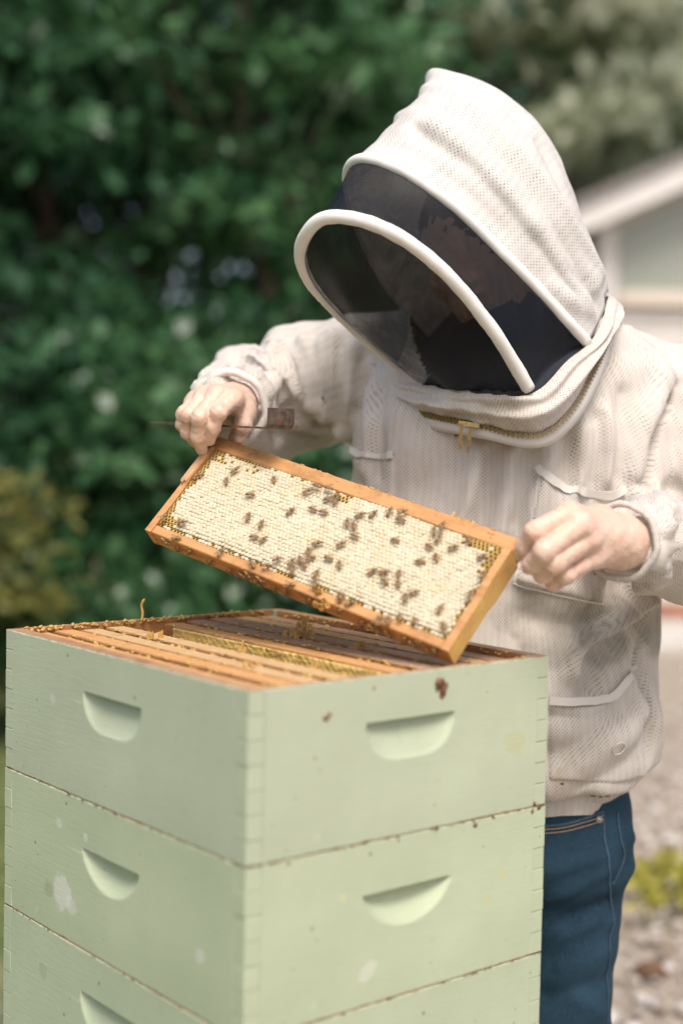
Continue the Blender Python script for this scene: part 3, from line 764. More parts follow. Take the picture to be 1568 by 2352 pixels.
def burr(mb, c, r, g, n=5, up=(0, 0, 1)):   # a scrap of open burr comb: small hexagonal cups
    for i in range(n):
        o = np.array(c) + g.normal(size=3) * r * (.9, .9, .1); h = r * g.uniform(.4, 1.0); ro = r * g.uniform(.30, .45)
        V = []; seg = 6; ph = g.random() * 6
        for (rr, z) in ((ro * 1.1, 0), (ro, h), (ro * .72, h * g.uniform(.8, 1.1)), (ro * .6, h * .25)):
            for t in range(seg): V.append(o + np.array([rr * math.cos(ph + t * 1.0472), rr * math.sin(ph + t * 1.0472), z * (1 + .3 * g.normal() * (z > 0))]))
        V.append(o + (0, 0, h * .2))
        F = [(a * 6 + t, a * 6 + (t + 1) % 6, (a + 1) * 6 + (t + 1) % 6, (a + 1) * 6 + t) for a in range(3) for t in range(6)] + [(18 + t, 18 + (t + 1) % 6, 24) for t in range(6)]
        mb.add(V, F)
g = np.random.default_rng(4)
# wax crumbs along the held frame's top edge, one bigger scrap near the right hand, one on the bottom bar
mb = MB()
for i in range(60):
    x = g.uniform(.02, FW - .02); q = IV * g.uniform(.0008, .002) * (1.8, .8, .8); mb.add(q + (x, g.choice([-.0002, -.006, -.011]) if i % 3 else 0, -.0045 if i % 3 else -.006), IF)
mb.build('wax_crumbs', M_wax, held, True, kind='stuff')
mb = MB(); T_ = lambda p: p; sub = MB(); burr(sub, (0, 0, 0), .0065, g, 6)
Vv = np.array(sub.V); mb.add(np.stack([Vv[:, 0] + .372, Vv[:, 2] * .9, -Vv[:, 1] - .012], 1), sub.F); mb.build('burr_comb', M_wax, held)
mb = MB(); sub = MB(); burr(sub, (0, 0, 0), .008, g, 8); Vv = np.array(sub.V); p = on_frame(738, 1376); mb.add(np.stack([Vv[:, 0] + p[0], Vv[:, 1] + p[1], Vv[:, 2] * .8 - .003], 1), sub.F); mb.build('burr_comb', M_wax, held)

# frames standing in the top box
M_gold = NM('golden_comb'); k = M_gold; v = k.coord(); nz = k.noise(v, 170, 4)
M_gold = k.fin(k.mix(k.ramp(nz, [(.35, 0), (.65, 1)]), (.60, .37, .07), (.84, .62, .22)), .4, k.bump(nz, .5, .003))
M_bar3 = mat_wood('top_bar_dark', (.34, .20, .13), (.50, .33, .22), (.14, .08, .07), (50, 3, 50), .6, (.60, .44, .20))
M_bar1 = mat_wood('top_bar_light', (.58, .27, .09), (.70, .40, .17), (.26, .11, .05), (50, 3, 50), .4, (.70, .50, .2))
M_bar2 = mat_wood('top_bar_waxy', (.54, .33, .15), (.68, .47, .24), (.22, .11, .06), (50, 3, 50), .4, (.72, .58, .32))
slots = [(0, M_bar1, 'light orange frame in the hive against the left wall'), (1, M_bar1, 'light orange frame in the hive, second from the left wall'),
         (2, M_bar2, 'waxy frame in the hive, third from the left wall'), (3, M_bar2, 'waxy frame in the hive bordering the empty slot on its left'),
         (5, M_bar1, 'frame in the hive whose yellow comb shows in the empty slot'), (6, M_bar3, 'dark brown frame in the hive with scraps of burr comb on top'),
         (7, M_bar3, 'dark brown frame in the hive, third from the right wall'), (8, M_bar2, 'frame in the hive, second from the right wall'), (9, M_bar3, 'frame in the hive against the right wall')]
zt = HF[2] - .0055
def rough_sheet(x, sgn, seed):               # a drawn, uneven comb face, hanging below a top bar
    yy = np.linspace(.045, .46, 120); zz = np.linspace(-.147, -.017, 40)
    Y, Z = np.meshgrid(yy, zz); P = np.stack([Y.ravel(), Z.ravel(), np.zeros(Y.size)], 1)
    d = .0022 * vnoise(P, 60, seed, 3) + .0022 * vnoise(P, 13, seed + 1, 2)
    return np.stack([x + sgn * (.0145 + d), P[:, 0], P[:, 1]], 1), grid_faces(40, 120)
bars = {}
for (i, M, lab) in slots:
    x = (TK + .0170 + .0350 * i if i < 5 else TK + .0215 + .0373 * i) + rng.normal() * .0008
    dz = rng.normal() * .0006
    f = empty('honeycomb_frame', tuple(hive((x, 0, -.0055 + dz))[0]), HX + rng.normal() * .002, lab, 'hive frame', 'frames standing in the top hive box')
    mb = MB(); mb.box((-.0135, .0125, -.019), (.0135, HB - .0125, 0), .0015)
    bars[i] = x
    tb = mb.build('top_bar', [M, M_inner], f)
    tb.data.polygons.foreach_set('material_index', [1 if abs(q.normal.x) > .6 else 0 for q in tb.data.polygons])  # dark propolis tone on the sides also paints shade into the gaps
    mb = MB(); mb.box((-.016, .0285, -.155), (.016, .038, -.0195), .001); mb.build('end_bar', M_fend, f)
    mb = MB(); mb.box((-.016, HB - .038, -.155), (.016, HB - .0285, -.0195), .001); mb.build('end_bar', M_fend, f)
    mb = MB(); mb.box((-.013, .0385, -.155), (.013, HB - .0385, -.148), .001); mb.build('bottom_bar', M_fwood, f)
    mb = MB()
    for sgn in (-1, 1):
        V, F = rough_sheet(0, sgn, i * 7 + sgn + 50); mb.add(V, F.tolist())
    mb.build('comb', M_wax, f, True, kind='stuff')
    if i == 5:                               # comb built up over the side of this bar, open to view in the empty slot
        yy = np.linspace(.034, .468, 150); zs = np.linspace(-.06, -.0022, 24); Y, Z = np.meshgrid(yy, zs); P = np.stack([Y.ravel(), Z.ravel(), 0 * Y.ravel()], 1)
        d = .0012 * vnoise(P, 120, 3, 2) + .0012 * vnoise(P, 25, 4, 2); V = np.stack([-.0158 - d, P[:, 0], P[:, 1]], 1); b0 = len(V)
        V = np.vstack([V, V + (.0022, 0, 0)]); Fq = grid_faces(24, 150); Fr_ = [tuple(q) for q in Fq] + [tuple(q[::-1] + b0) for q in Fq]
        e_ = 23 * 150 + np.arange(150); Fr_ += [(e_[t], e_[t + 1], e_[t + 1] + b0, e_[t] + b0) for t in range(149)]
        mb = MB(); mb.add(V, Fr_); mb.build('side_comb', M_gold, f, True, label='rough golden comb facing the empty slot')
    mb = MB(); gg = np.random.default_rng(100 + i)   # ragged wax along both edges of the bar
    for j in range(70):
        q = IV * gg.uniform(.0008, .0026) * (.9, 2.2, .9); mb.add(q + (gg.choice([-1, 1]) * (.0134 + gg.normal() * .0006), gg.uniform(.03, HB - .03), gg.uniform(-.004, .0004)), IF)
    mb.build('wax_edge', M_wax, f, True, kind='stuff')
# scraps of burr comb on the bars (each a thing lying on the bars)
g = np.random.default_rng(9)
def scrap(u, v, r, n, lab, tall=1.0):
    rr = ray(u, v); t = (zt - CAM[2]) / rr[2]; p = CAM + rr * t
    mb = MB(); burr(mb, (0, 0, 0), r, g, n); mb.V = [(a, b, c * tall) for a, b, c in mb.V]
    o = mb.build('burr_comb', M_wax); o.location = p; tag(o, lab, 'wax scrap', 'scraps of burr comb on the open hive')
scrap(357, 1466, .007, 5, 'small honey yellow wax scrap on the left frames of the hive')
scrap(680, 1462, .011, 9, 'wide amber piece of burr comb on the dark middle frames', .8)
scrap(706, 1441, .008, 5, 'wax scrap with a torn tip behind the wide amber burr comb')
scrap(833, 1486, .009, 6, 'dark amber wax cup under the bottom bar of the held frame', .9)
scrap(558, 1498, .006, 4, 'pale wax nub on the waxy frame left of the empty slot')
scrap(726, 1532, .007, 4, 'pale wax nub near the front wall of the top box')
scrap(560, 1530, .005, 3, 'tiny wax crumb on the light orange frames')
# wax and propolis along the rims: back left wall and back right wall
mb = MB(); gg = np.random.default_rng(12)
for j in range(420):
    t = gg.random()
    if j < 240: p = (gg.uniform(.015, HA - .01), HB - .009 + gg.normal() * .0025, gg.uniform(-.004, .001))
    elif j < 330: p = (HA - .019 + gg.normal() * .002, gg.uniform(.02, HB - .02), gg.uniform(-.006, .0))
    else: p = (gg.uniform(.02, HA - .02), .0095 + gg.normal() * .0015, gg.uniform(-.006, -.001))
    mb.add(IV * gg.uniform(.0006, .0022) * (1.6, 1, 1.2) * (1 + .2 * gg.normal(size=(12, 1))) + np.array(p), IF)
o = mb.build('rim_wax', M_wax, box1, True, kind='stuff'); o.location = (0, 0, HH)
pb = hive((.235, HB - .006, 0))[0]
mb = MB(); mb.add(*tube(catmull([(0, 0, -.002), (.001, 0, .010), (-.0008, .001, .019), (.003, 0, .027)], 8), [.0022, .0018, .0016, .0018, .0014, .0016, .002, .0012], 6))
o = mb.build('wax_spike', M_wax, None, True); o.location = at(326, 1424, (pb - CAM) @ C_FWD - .06); tag(o, 'thin upright spike of wax at the back rim of the hive', 'wax spike')

# ------------------------------------------------------------------ bees
k = NM('bee_body'); v = k.coord(); xs = k.n('SeparateXYZ'); k.l(v, xs.inputs[0])
st_ = k.ramp(k.math('FRACT', k.math('MULTIPLY', xs.outputs[0], 620)), [(.40, 0), (.55, 1)])
ab = k.ramp(k.math('MULTIPLY_ADD', xs.outputs[0], 100, .5), [(.40, 1), (.46, 0)])
c = k.mix(st_, (.52, .27, .07), (.06, .035, .018)); c = k.mix(k.math('SUBTRACT', 1.0, ab), c, k.mix(k.ramp(k.noise(v, 900), [(.35, 0), (.65, 1)]), (.07, .04, .018), (.36, .24, .10)))
M_bee = k.fin(c, .5)
k = NM('bee_wing'); k.fin((.26, .19, .11), .3); tr = k.n('BsdfTransparent'); mx = k.n('MixShader'); mx.inputs[0].default_value = .32
k.l(tr.outputs[0], mx.inputs[1]); k.l(k.b.outputs[0], mx.inputs[2]); k.l(mx.outputs[0], k.o.inputs[0]); M_wing = k.m
def bee_meshes():
    st = [(-.0078, .0002, .0020), (-.0070, .0010, .0022), (-.0055, .0018, .0025), (-.0035, .0022, .0028), (-.0018, .0019, .0029), (-.0008, .0009, .0030), (.0002, .0018, .0032), (.0015, .0022, .0034), (.0030, .0019, .0033), (.0038, .0009, .0030), (.0044, .0015, .0027), (.0053, .0015, .0025), (.0062, .0005, .0022)]
    V = []; seg = 8
    for (x, r, z) in st:
        for t in range(seg): a = 6.2832 * t / seg; V.append((x, r * 1.05 * math.cos(a), z + r * .92 * math.sin(a)))
    F = [(i * seg + t, i * seg + (t + 1) % seg, (i + 1) * seg + (t + 1) % seg, (i + 1) * seg + t) for i in range(len(st) - 1) for t in range(seg)]
    F += [tuple(range(seg))[::-1], tuple((len(st) - 1) * seg + t for t in range(seg))]
    mb = MB(); mb.add(V, F)
    for sx, a in ((.0026, .7), (.0012, .0), (-.0002, -.8)):
        for sy in (-1, 1):
            mb.add(*tube([(sx, sy * .0015, .0025), (sx + .0022 * a, sy * .0042, .0030), (sx + .0036 * a, sy * .0058, .0001)], [.0003, .00028, .0002], 4))
    for sy in (-1, 1): mb.add(*tube([(.0058, sy * .0005, .003), (.0074, sy * .0014, .0036), (.0088, sy * .0026, .0030)], [.0002, .0002, .00015], 3))
    b = mesh('bee_body', mb.V, mb.F, True); fix_normals(b); b.materials.append(M_bee)
    ws = []
    for sy in (-1, 1):
        o_ = [(0, 0), (-.003, .0016), (-.0062, .0024), (-.0086, .0019), (-.0092, .0008), (-.0075, -.0004), (-.004, -.0004)]
        ca, sa = math.cos(sy * -.30), math.sin(sy * -.30)
        top = []; 
        for (x, y) in o_: y *= sy; top.append((.0012 + x * ca - y * sa, sy * .0009 + x * sa + y * ca, .0050 + .0004 * abs(x) * 100 * .3))
        V = top + [(a, b_, c_ - .00012) for a, b_, c_ in top]; n = len(top)
        wme = mesh('wing', V, [tuple(range(n)), tuple(range(2 * n - 1, n - 1, -1))] + [(i, (i + 1) % n, (i + 1) % n + n, i + n) for i in range(n)], False); wme.materials.append(M_wing); ws.append(wme)
    return b, ws
BB, WS = bee_meshes()
def bee(pos, X, N, lab, grp, s=1.0):
    X = X - N * (X @ N); X /= np.linalg.norm(X); Y = np.cross(N, X)
    r = obj('honeybee', BB, None, None, label=lab, cat='bee', group=grp)
    r.matrix_world = Matrix(((X[0] * s, Y[0] * s, N[0] * s, pos[0]), (X[1] * s, Y[1] * s, N[1] * s, pos[1]), (X[2] * s, Y[2] * s, N[2] * s, pos[2]), (0, 0, 0, 1)))
    for wme in WS: obj('wing', wme, None, r)
comb_bees = [(240,360,10),(347,380,80),(380,340,30),(528,375,90),(435,433,180),(658,420,20),(690,400,160),(735,408,170),(730,450,200),(765,455,60),(675,488,160),(715,500,170),(592,497,40),(430,517,70),(480,545,60),(178,538,0),(450,595,180),(487,605,30),(808,540,90),(833,552,100),(858,512,20),(908,507,40),(970,498,60),(1020,500,20),(1010,530,170),(835,590,160),(785,622,20),(695,620,10),(990,607,170),(1120,630,150),(1140,570,90),(1172,552,60),(1157,600,50),(1215,635,10),(1148,672,100),(1085,690,175),(1270,605,130),(1325,670,20),(735,677,170),(778,700,90),(660,650,90),(670,677,20),(628,680,100),(595,690,45),(540,680,20),(500,705,0),(600,715,70),(690,735,60),(685,772,70),(905,727,30),(950,730,0),(950,765,140),(1005,735,80),(1003,772,90),(1065,808,15),(1030,825,80),(1163,870,60),(1175,935,110),(1065,915,100),(1008,900,95),(1285,815,60),(770,835,100),(108,520,40),(1330,740,70),(760,440,20),(640,700,130)]
GB = 'honeybees on the held frame'
rb = random.Random(3)
ORD = 'first second third fourth fifth sixth seventh eighth ninth tenth eleventh twelfth thirteenth fourteenth fifteenth sixteenth seventeenth eighteenth nineteenth twentieth'.split()
ORD += ['twenty-' + q for q in ORD[:9]] + ['thirtieth'] + ['thirty-' + q for q in ORD[:9]]
todo = []
for (cx_, cy_, a) in comb_bees:
    u, v_ = 313.6 + cx_ * .6, 878 + cy_ * .6
    p0 = on_frame(u, v_, .0003); p = p0.copy(); p[0] = min(max(p[0], .012), FW - .012); p[1] = max(p[1], -FH + .012)
    todo.append((p, on_frame(u + math.cos(R(a)) * 5, v_ - math.sin(R(a)) * 5, .0003) - p0))
band = lambda y: 'upper' if y > -.066 else ('middle' if y > -.104 else 'lower')
for bn in ('upper', 'middle', 'lower'):
    for i, (p, q) in enumerate(sorted([t for t in todo if band(t[0][1]) == bn], key=lambda t: t[0][0])):
        bee(fr(p), q[0] * Fx + q[1] * Fy + rb.gauss(0, .05) * Fz * np.linalg.norm(q), Fz, ORD[i] + ' honeybee from the left on the ' + bn + ' third of the capped comb', GB, rb.uniform(.86, 1.02))
bar_bees = [(105,605,20),(155,603,0),(125,640,80),(180,650,90),(250,690,80),(325,655,60),(315,730,80),(380,745,0),(350,745,100),(425,775,20),(445,700,120),(470,750,10),(485,800,70),(540,810,60),(420,735,30),(590,780,0),(620,845,10),(640,840,70),(680,860,30),(770,870,100),(790,820,70),(820,850,20),(830,930,80),(900,960,20),(930,915,60),(965,915,80),(1030,1010,20),(1075,1000,70),(1085,1040,20),(1120,1035,60),(880,940,0),(1000,990,80),(935,970,30)]
todo = []
for (cx_, cy_, a) in bar_bees:
    u, v_ = 313.6 + cx_ * .6, 878 + cy_ * .6
    p = on_frame(u, v_, -.0035)
    q0 = on_frame(u + math.cos(R(a)) * 5, v_ - math.sin(R(a)) * 5, -.0035) - p
    if p[1] < -FH + .001:                    # clinging under the bar
        over = min((-FH - p[1]) * .9, .020); todo.append((p[0], fr((p[0], -FH - .0004, -.0045 - over)), q0[0] * Fx + q0[1] * -Fz, -Fy))
    else: todo.append((p[0], fr((p[0], min(p[1], -FH + .0105), -.0033)), q0[0] * Fx + q0[1] * Fy, Fz))
for i, (_, pos, X, N) in enumerate(sorted(todo, key=lambda t: t[0])):
    bee(pos, X, N, ORD[i] + ' honeybee from the left along the bottom bar of the held frame', 'honeybees on the bottom bar', rb.uniform(.95, 1.15))
rr = ray(641, 1511); p = CAM + rr * ((zt + .0008 - CAM[2]) / rr[2])
bee(p, np.array([1, .2, 0.]), np.array([0, 0, 1.]), 'lone honeybee on the waxy bar beside the empty hive slot', 'honeybees on the hive')

# ------------------------------------------------------------------ the person
PR = np.array([.235, 2.0, 0.0])
person = empty('person', tuple(PR), 0, 'person in cream mesh bee jacket, dark veil and jeans lifting a comb frame', 'person')
def pobj(name, V, F, mats, uv=None, parent=None, smooth=True, **kw):
    return obj(name, mesh(name, np.asarray(V) - PR, F, smooth, uv=uv), mats, parent or person, **kw)
GR = (.24, .22, .18)
wk = lambda u, v_, d: tuple(at(u, v_, d) - PR)
M_cloth = mat_fabric('mesh_fabric', (.635, .58, .52), .0025, .36, .5, marks=((wk(1260, 1435, 1.86), .055, GR, .55, .4), (wk(1180, 1400, 1.86), .04, GR, .4, .4), (wk(1400, 1450, 1.87), .045, GR, .6, .4), (wk(1505, 1450, 1.93), .04, GR, .6, .4), (wk(1310, 1790, 1.84), .03, (.40, .30, .18), .4, .5), (wk(1130, 930, 1.82), .06, (.50, .42, .28), .4, .4), (wk(690, 1010, 2.1), .05, GR, .4, .4)))
M_hood = mat_fabric('hood_fabric', (.88, .845, .80), .0028, .40, .15, thru=.34)
M_tape = mat_fabric('cotton_tape', (.70, .66, .60), .0009, .9, .25)
M_pipe = mat_fabric('white_piping', (.80, .77, .72), .0008, .92, .15)

K0 = [(922, 868, 1.935), (960, 880, 1.90), (1020, 893, 1.855), (1100, 903, 1.805), (1185, 908, 1.762), (1240, 893, 1.772), (1300, 830, 1.80), (1350, 790, 1.822), (1378, 745, 1.848), (1394, 690, 1.90), (1392, 680, 2.0), (1360, 700, 2.1), (1200, 760, 2.17), (1000, 800, 2.12), (920, 850, 2.02)]
Zp = [(938, 922, 1.925), (975, 946, 1.885), (1040, 962, 1.845), (1110, 976, 1.812), (1190, 996, 1.795), (1255, 988, 1.797), (1310, 935, 1.808), (1355, 852, 1.83), (1388, 780, 1.865), (1415, 722, 1.93), (1418, 712, 2.03), (1380, 720, 2.13), (1200, 780, 2.2), (1000, 830, 2.16), (925, 890, 2.04)]
nc_ = 180
k0 = catmull([at(*p) for p in K0], nc_, True); zp = catmull([at(*p) for p in Zp], nc_, True)

# ---- jacket
SR_, SL_ = np.array([.015, 2.10, 1.442]), np.array([.485, 2.03, 1.405])      # image left / image right shoulder
ER_ = np.array([-.140, 2.15, 1.385]); WR_ = at(508, 948, 1.905)
EL_ = at(1695, 1290, 1.93); WL_ = at(1445, 1240, 1.665)
zz = np.array([.868, .888, .915, .97, 1.05, 1.16, 1.28, 1.38, 1.45, 1.50, 1.54, 1.60])
cxs = np.array([.225, .225, .225, .225, .228, .232, .24, .245, .25, .245, .235, .22])
rxs = np.array([.175, .195, .222, .226, .216, .218, .228, .225, .20, .15, .11, .085])
rys = np.array([.125, .142, .156, .156, .142, .140, .150, .150, .135, .115, .10, .085])
cys = np.array([1.99, 1.99, 1.985, 1.985, 1.99, 2.0, 2.005, 2.01, 2.02, 2.03, 2.03, 2.03])
def torso(G):
    z = G[..., 2]
    cx, rx, ry, cy = (np.interp(z, zz, q) for q in (cxs, rxs, rys, cys))
    p = 2.5
    kq = (np.abs((G[..., 0] - cx) / rx) ** p + np.abs((G[..., 1] - cy) / ry) ** p) ** (1 / p)
    return np.maximum((kq - 1) * np.minimum(rx, ry), np.maximum(.866 - z, z - 1.585))
h = .0062
G, o_ = grid((-.34, 1.58, .80), (.68, 2.36, 1.64), h)
fT = torso(G)
fR = np.minimum(cone(G, SR_, ER_, .088, .080), cone(G, ER_, WR_, .080, .056))
fR = smin(cone(G, SR_, ER_, .090, .080), cone(G, ER_, WR_, .080, .050), .03); fR = smin(fR, cone(G, at(648, 790, 2.12), at(700, 800, 2.12), .030, .04), .02)
fL = smin(cone(G, SL_, EL_, .092, .086), cone(G, EL_, WL_, .086, .047), .02)
trap = np.minimum(cone(G, SR_ + (.03, -.01, .01), (.24, 2.05, 1.50), .075, .075), cone(G, SL_ + (-.02, 0, .01), (.24, 2.05, 1.50), .078, .075))
f = smin(fT, trap, .03); f = smin(f, fR, .022); f = smin(f, fL, .010)
V, F = surface_nets(f, o_, h); del G, f
V = smooth_mesh(V, F, 4)
dT = torso(V); dR = np.minimum(cone(V, SR_, ER_, .088, .080), cone(V, ER_, WR_, .080, .056)); dL = np.minimum(cone(V, SL_, EL_, .092, .084), cone(V, EL_, WL_, .084, .05))
bvh = BVHTree.FromPolygons([tuple(p) for p in V], F.tolist())
def surf(u, v_, off=0.0, dflt=1.9, bv=None):
    r_ = ray(u, v_); d = Vector(r_).normalized()
    hit = (bv or bvh).ray_cast(Vector(CAM), d)
    if hit[0] is None: return at(u, v_, dflt), -r_ / np.linalg.norm(r_)
    n = np.array(hit[1]); n = n if n @ r_ < 0 else -n
    return np.array(hit[0]) + n * off, n
# folds: (points on the picture grid, height, width); negative heights are creases
folds = [
 ([(628, 748), (642, 800), (642, 850)], .012, .013), ([(516, 832), (590, 817), (650, 860), (664, 910)], .013, .012), ([(448, 860), (527, 831), (606, 846), (624, 889)], .013, .012),
 ([(495, 875), (549, 860), (592, 893), (606, 925)], .011, .011), ([(560, 800), (640, 800), (690, 850), (705, 930)], .010, .014), ([(480, 850), (560, 838), (625, 870), (640, 930)], -.008, .008),
 ([(700, 790), (712, 850), (706, 930)], .010, .012), ([(695, 930), (735, 985), (790, 1075)], -.020, .010), ([(640, 880), (655, 950), (640, 1010)], -.008, .009), ([(600, 975), (650, 1000), (720, 1020)], -.010, .012),
 ([(738, 800), (735, 880), (742, 960)], .009, .012), ([(765, 780), (762, 870), (780, 990), (800, 1090)], .010, .013), ([(808, 800), (802, 900), (806, 1000)], .008, .012), ([(858, 840), (848, 960), (842, 1080)], .008, .012), ([(752, 800), (748, 900), (765, 1000)], -.008, .008),
 ([(786, 800), (784, 900), (800, 1000)], -.008, .008), ([(830, 830), (822, 940), (826, 1040)], -.007, .008), ([(880, 880), (872, 980), (868, 1090)], -.006, .009),
 ([(1095, 1040), (1080, 1130), (1050, 1230)], .008, .012), ([(1130, 1045), (1122, 1140), (1095, 1230)], -.007, .010), ([(1175, 1040), (1165, 1130), (1150, 1220)], .009, .013), ([(1215, 1040), (1205, 1130), (1185, 1200)], -.008, .010),
 ([(1262, 1050), (1240, 1120), (1225, 1200)], .009, .014), ([(1340, 990), (1345, 1050), (1330, 1110)], .009, .015), ([(1390, 950), (1395, 1040), (1390, 1100)], .009, .014), ([(1365, 960), (1370, 1040), (1362, 1105)], -.008, .010), ([(1430, 900), (1425, 1000), (1420, 1100)], -.007, .011), ([(1300, 1010), (1302, 1060), (1295, 1110)], -.007, .010),
 ([(1482, 1385), (1402, 1440), (1335, 1489), (1318, 1550)], .020, .016), ([(1478, 1425), (1415, 1475), (1355, 1515), (1345, 1580)], -.022, .016), ([(1200, 1330), (1300, 1360), (1380, 1392), (1440, 1400)], .007, .012), ([(1210, 1420), (1300, 1440), (1400, 1420)], -.010, .018),
 ([(1474, 1410), (1466, 1526), (1490, 1620), (1502, 1787)], -.014, .009), ([(1470, 1640), (1400, 1700), (1330, 1760), (1262, 1800)], .010, .018), ([(1440, 1620), (1370, 1670), (1300, 1720), (1262, 1735)], -.009, .014), ([(1490, 1700), (1420, 1760), (1350, 1800)], -.007, .014),
 ([(1262, 1812), (1350, 1806), (1440, 1818), (1500, 1800)], .010, .016), ([(1258, 1838), (1350, 1835), (1440, 1845)], -.016, .008), ([(1520, 1440), (1525, 1560), (1512, 1700)], .008, .016), ([(1262, 1640), (1330, 1650), (1400, 1632)], -.006, .010),
 ([(1437, 1150), (1442, 1240), (1428, 1340)], -.011, .006), ([(1462, 1140), (1475, 1200), (1470, 1290)], .012, .010), ([(1500, 1135), (1520, 1200), (1500, 1300), (1470, 1352)], .014, .014), ([(1488, 1160), (1498, 1220), (1485, 1300)], -.012, .008), ([(1545, 1120), (1555, 1220), (1530, 1330)], -.010, .012),
 ([(1568, 1200), (1530, 1260), (1510, 1340)], .010, .012), ([(1545, 880), (1510, 990), (1478, 1120)], -.016, .009), ([(1520, 880), (1490, 980), (1455, 1090)], .010, .012), ([(1440, 760), (1500, 820), (1545, 900)], .008, .016), ([(1290, 1060), (1290, 1200), (1270, 1330)], .0, .01)]
N = vnormals(V, F)
for pts, a, wd in folds:
    P = catmull([surf(u, v_)[0] for u, v_ in pts], 16)
    d = poly_dist(V, P); V = V + N * (a * (1.6 if pts[0][0] < 830 else 1.3) * np.exp(-(d / wd) ** 2))[:, None]
    N = vnormals(V, F)
# elastic gathers at the cuffs and hem, general crumple
for (E_, W_) in ((ER_, WR_), (EL_, WL_)):
    ax = (W_ - E_) / np.linalg.norm(W_ - E_); t = (V - W_) @ ax; rad = np.linalg.norm(V - W_ - t[:, None] * ax, axis=1)
    m = np.exp(-((t + .005) / .035) ** 2) * (rad < .12)
    e1 = np.cross(ax, (0, 0, 1.)); e1 /= np.linalg.norm(e1); e2 = np.cross(ax, e1); ang = np.arctan2((V - W_) @ e2, (V - W_) @ e1)
    V = V + N * (m * (.0035 * np.sin(ang * 15 + t * 60) + .002 * np.sin(ang * 27 + 1)))[:, None]
    V = V - N * (.009 * np.exp(-((t + .018) / .007) ** 2) * (rad < .12))[:, None]
V = V + N * (.0045 * vnoise(V, 7, 8, 2) + .0011 * vnoise(V * (1, 1, .45), 26, 9, 2))[:, None]
V = smooth_mesh(V, F, 1, .4)
bvh = BVHTree.FromPolygons([tuple(p) for p in V], F.tolist())
# cloth coordinates in metres
uT = np.stack([np.arctan2(V[:, 0] - .235, -(V[:, 1] - 2.0)) * .19, V[:, 2]], 1)
def arm_uv(S_, E_, W_):
    a1 = (E_ - S_) / np.linalg.norm(E_ - S_); a2 = (W_ - E_) / np.linalg.norm(W_ - E_)
    t1 = (V - S_) @ a1; t2 = (V - E_) @ a2; L1 = np.linalg.norm(E_ - S_)
    use2 = np.linalg.norm(V - E_ - np.clip(t2, 0, 9)[:, None] * a2, axis=1) < np.linalg.norm(V - S_ - np.clip(t1, -9, L1)[:, None] * a1, axis=1)
    res = []
    for ax, c_ in ((a1, S_), (a2, E_)):
        e1 = np.cross(ax, (0.1, 0.2, 1.)); e1 /= np.linalg.norm(e1); e2 = np.cross(ax, e1); r_ = V - c_
        res.append(np.stack([np.arctan2(r_ @ e2, r_ @ e1) * .075, r_ @ ax], 1))
    return res, use2
uR, u2R = arm_uv(SR_, ER_, WR_); uL, u2L = arm_uv(SL_, EL_, WL_)
vsel = np.where(dR < dT, 1 + u2R, 0); vsel = np.where(dL < np.minimum(dT, dR), 3 + u2L, vsel)
uvj = ([uT, *uR, *uL], vsel[F].max(1).astype(int), [2 * math.pi * .19] + [2 * math.pi * .075] * 4)
# neck opening: no jacket inside the collar loop
lp = zp.mean(0) + (zp - zp.mean(0)) * .93; cen_ = V[F].mean(1); A_ = np.c_[zp[:, :2], np.ones(len(zp))]; pl = np.linalg.lstsq(A_, zp[:, 2], rcond=None)[0]
ins = np.zeros(len(F), bool); x_, y_ = cen_[:, 0], cen_[:, 1]
for i in range(len(lp)):
    (xa, ya), (xb, yb) = lp[i, :2], lp[(i + 1) % len(lp), :2]
    ins ^= ((ya > y_) != (yb > y_)) & (x_ < (xb - xa) * (y_ - ya) / (yb - ya + 1e-12) + xa)
keep = ~(ins & (cen_[:, 2] > pl[0] * x_ + pl[1] * y_ + pl[2] - .03)); F = F[keep]; uvj = (uvj[0], uvj[1][keep], uvj[2])
jacket = pobj('jacket', V, F, M_cloth, uvj)
def ribbon(pts, width, thick=.0012, off=.0015, n=60, bv=None, flip=None):
    S = [surf(u, v_, 0, 1.9, bv) for u, v_ in pts]
    P = catmull([s[0] for s in S], n); Nn = catmull([s[1] for s in S], n); Nn /= np.linalg.norm(Nn, axis=1)[:, None]
    T = np.gradient(P, axis=0); T /= np.linalg.norm(T, axis=1)[:, None]; B = np.cross(Nn, T)
    if flip is None:                         # keep on the surface
        for i in range(n):
            hit = (bv or bvh).find_nearest(Vector(P[i]))
            if hit[0] is not None: P[i] = np.array(hit[0])
    P = P + Nn * off
    R_ = [P - B * width / 2, P - B * width / 2 + Nn * thick, P + B * width / 2 + Nn * thick, P + B * width / 2]
    V = np.stack(R_, 1).reshape(-1, 3)
    F = [(i * 4 + k_, i * 4 + (k_ + 1) % 4, i * 4 + 4 + (k_ + 1) % 4, i * 4 + 4 + k_) for i in range(n - 1) for k_ in range(4)] + [(3, 2, 1, 0), tuple((n - 1) * 4 + q for q in range(4))]
    L = np.r_[0, np.cumsum(np.linalg.norm(np.diff(P, axis=0), axis=1))]
    uv = np.stack([np.repeat(L, 4), np.tile([0, 0, width, width], n)], 1)
    return V, F, uv, P, Nn, B
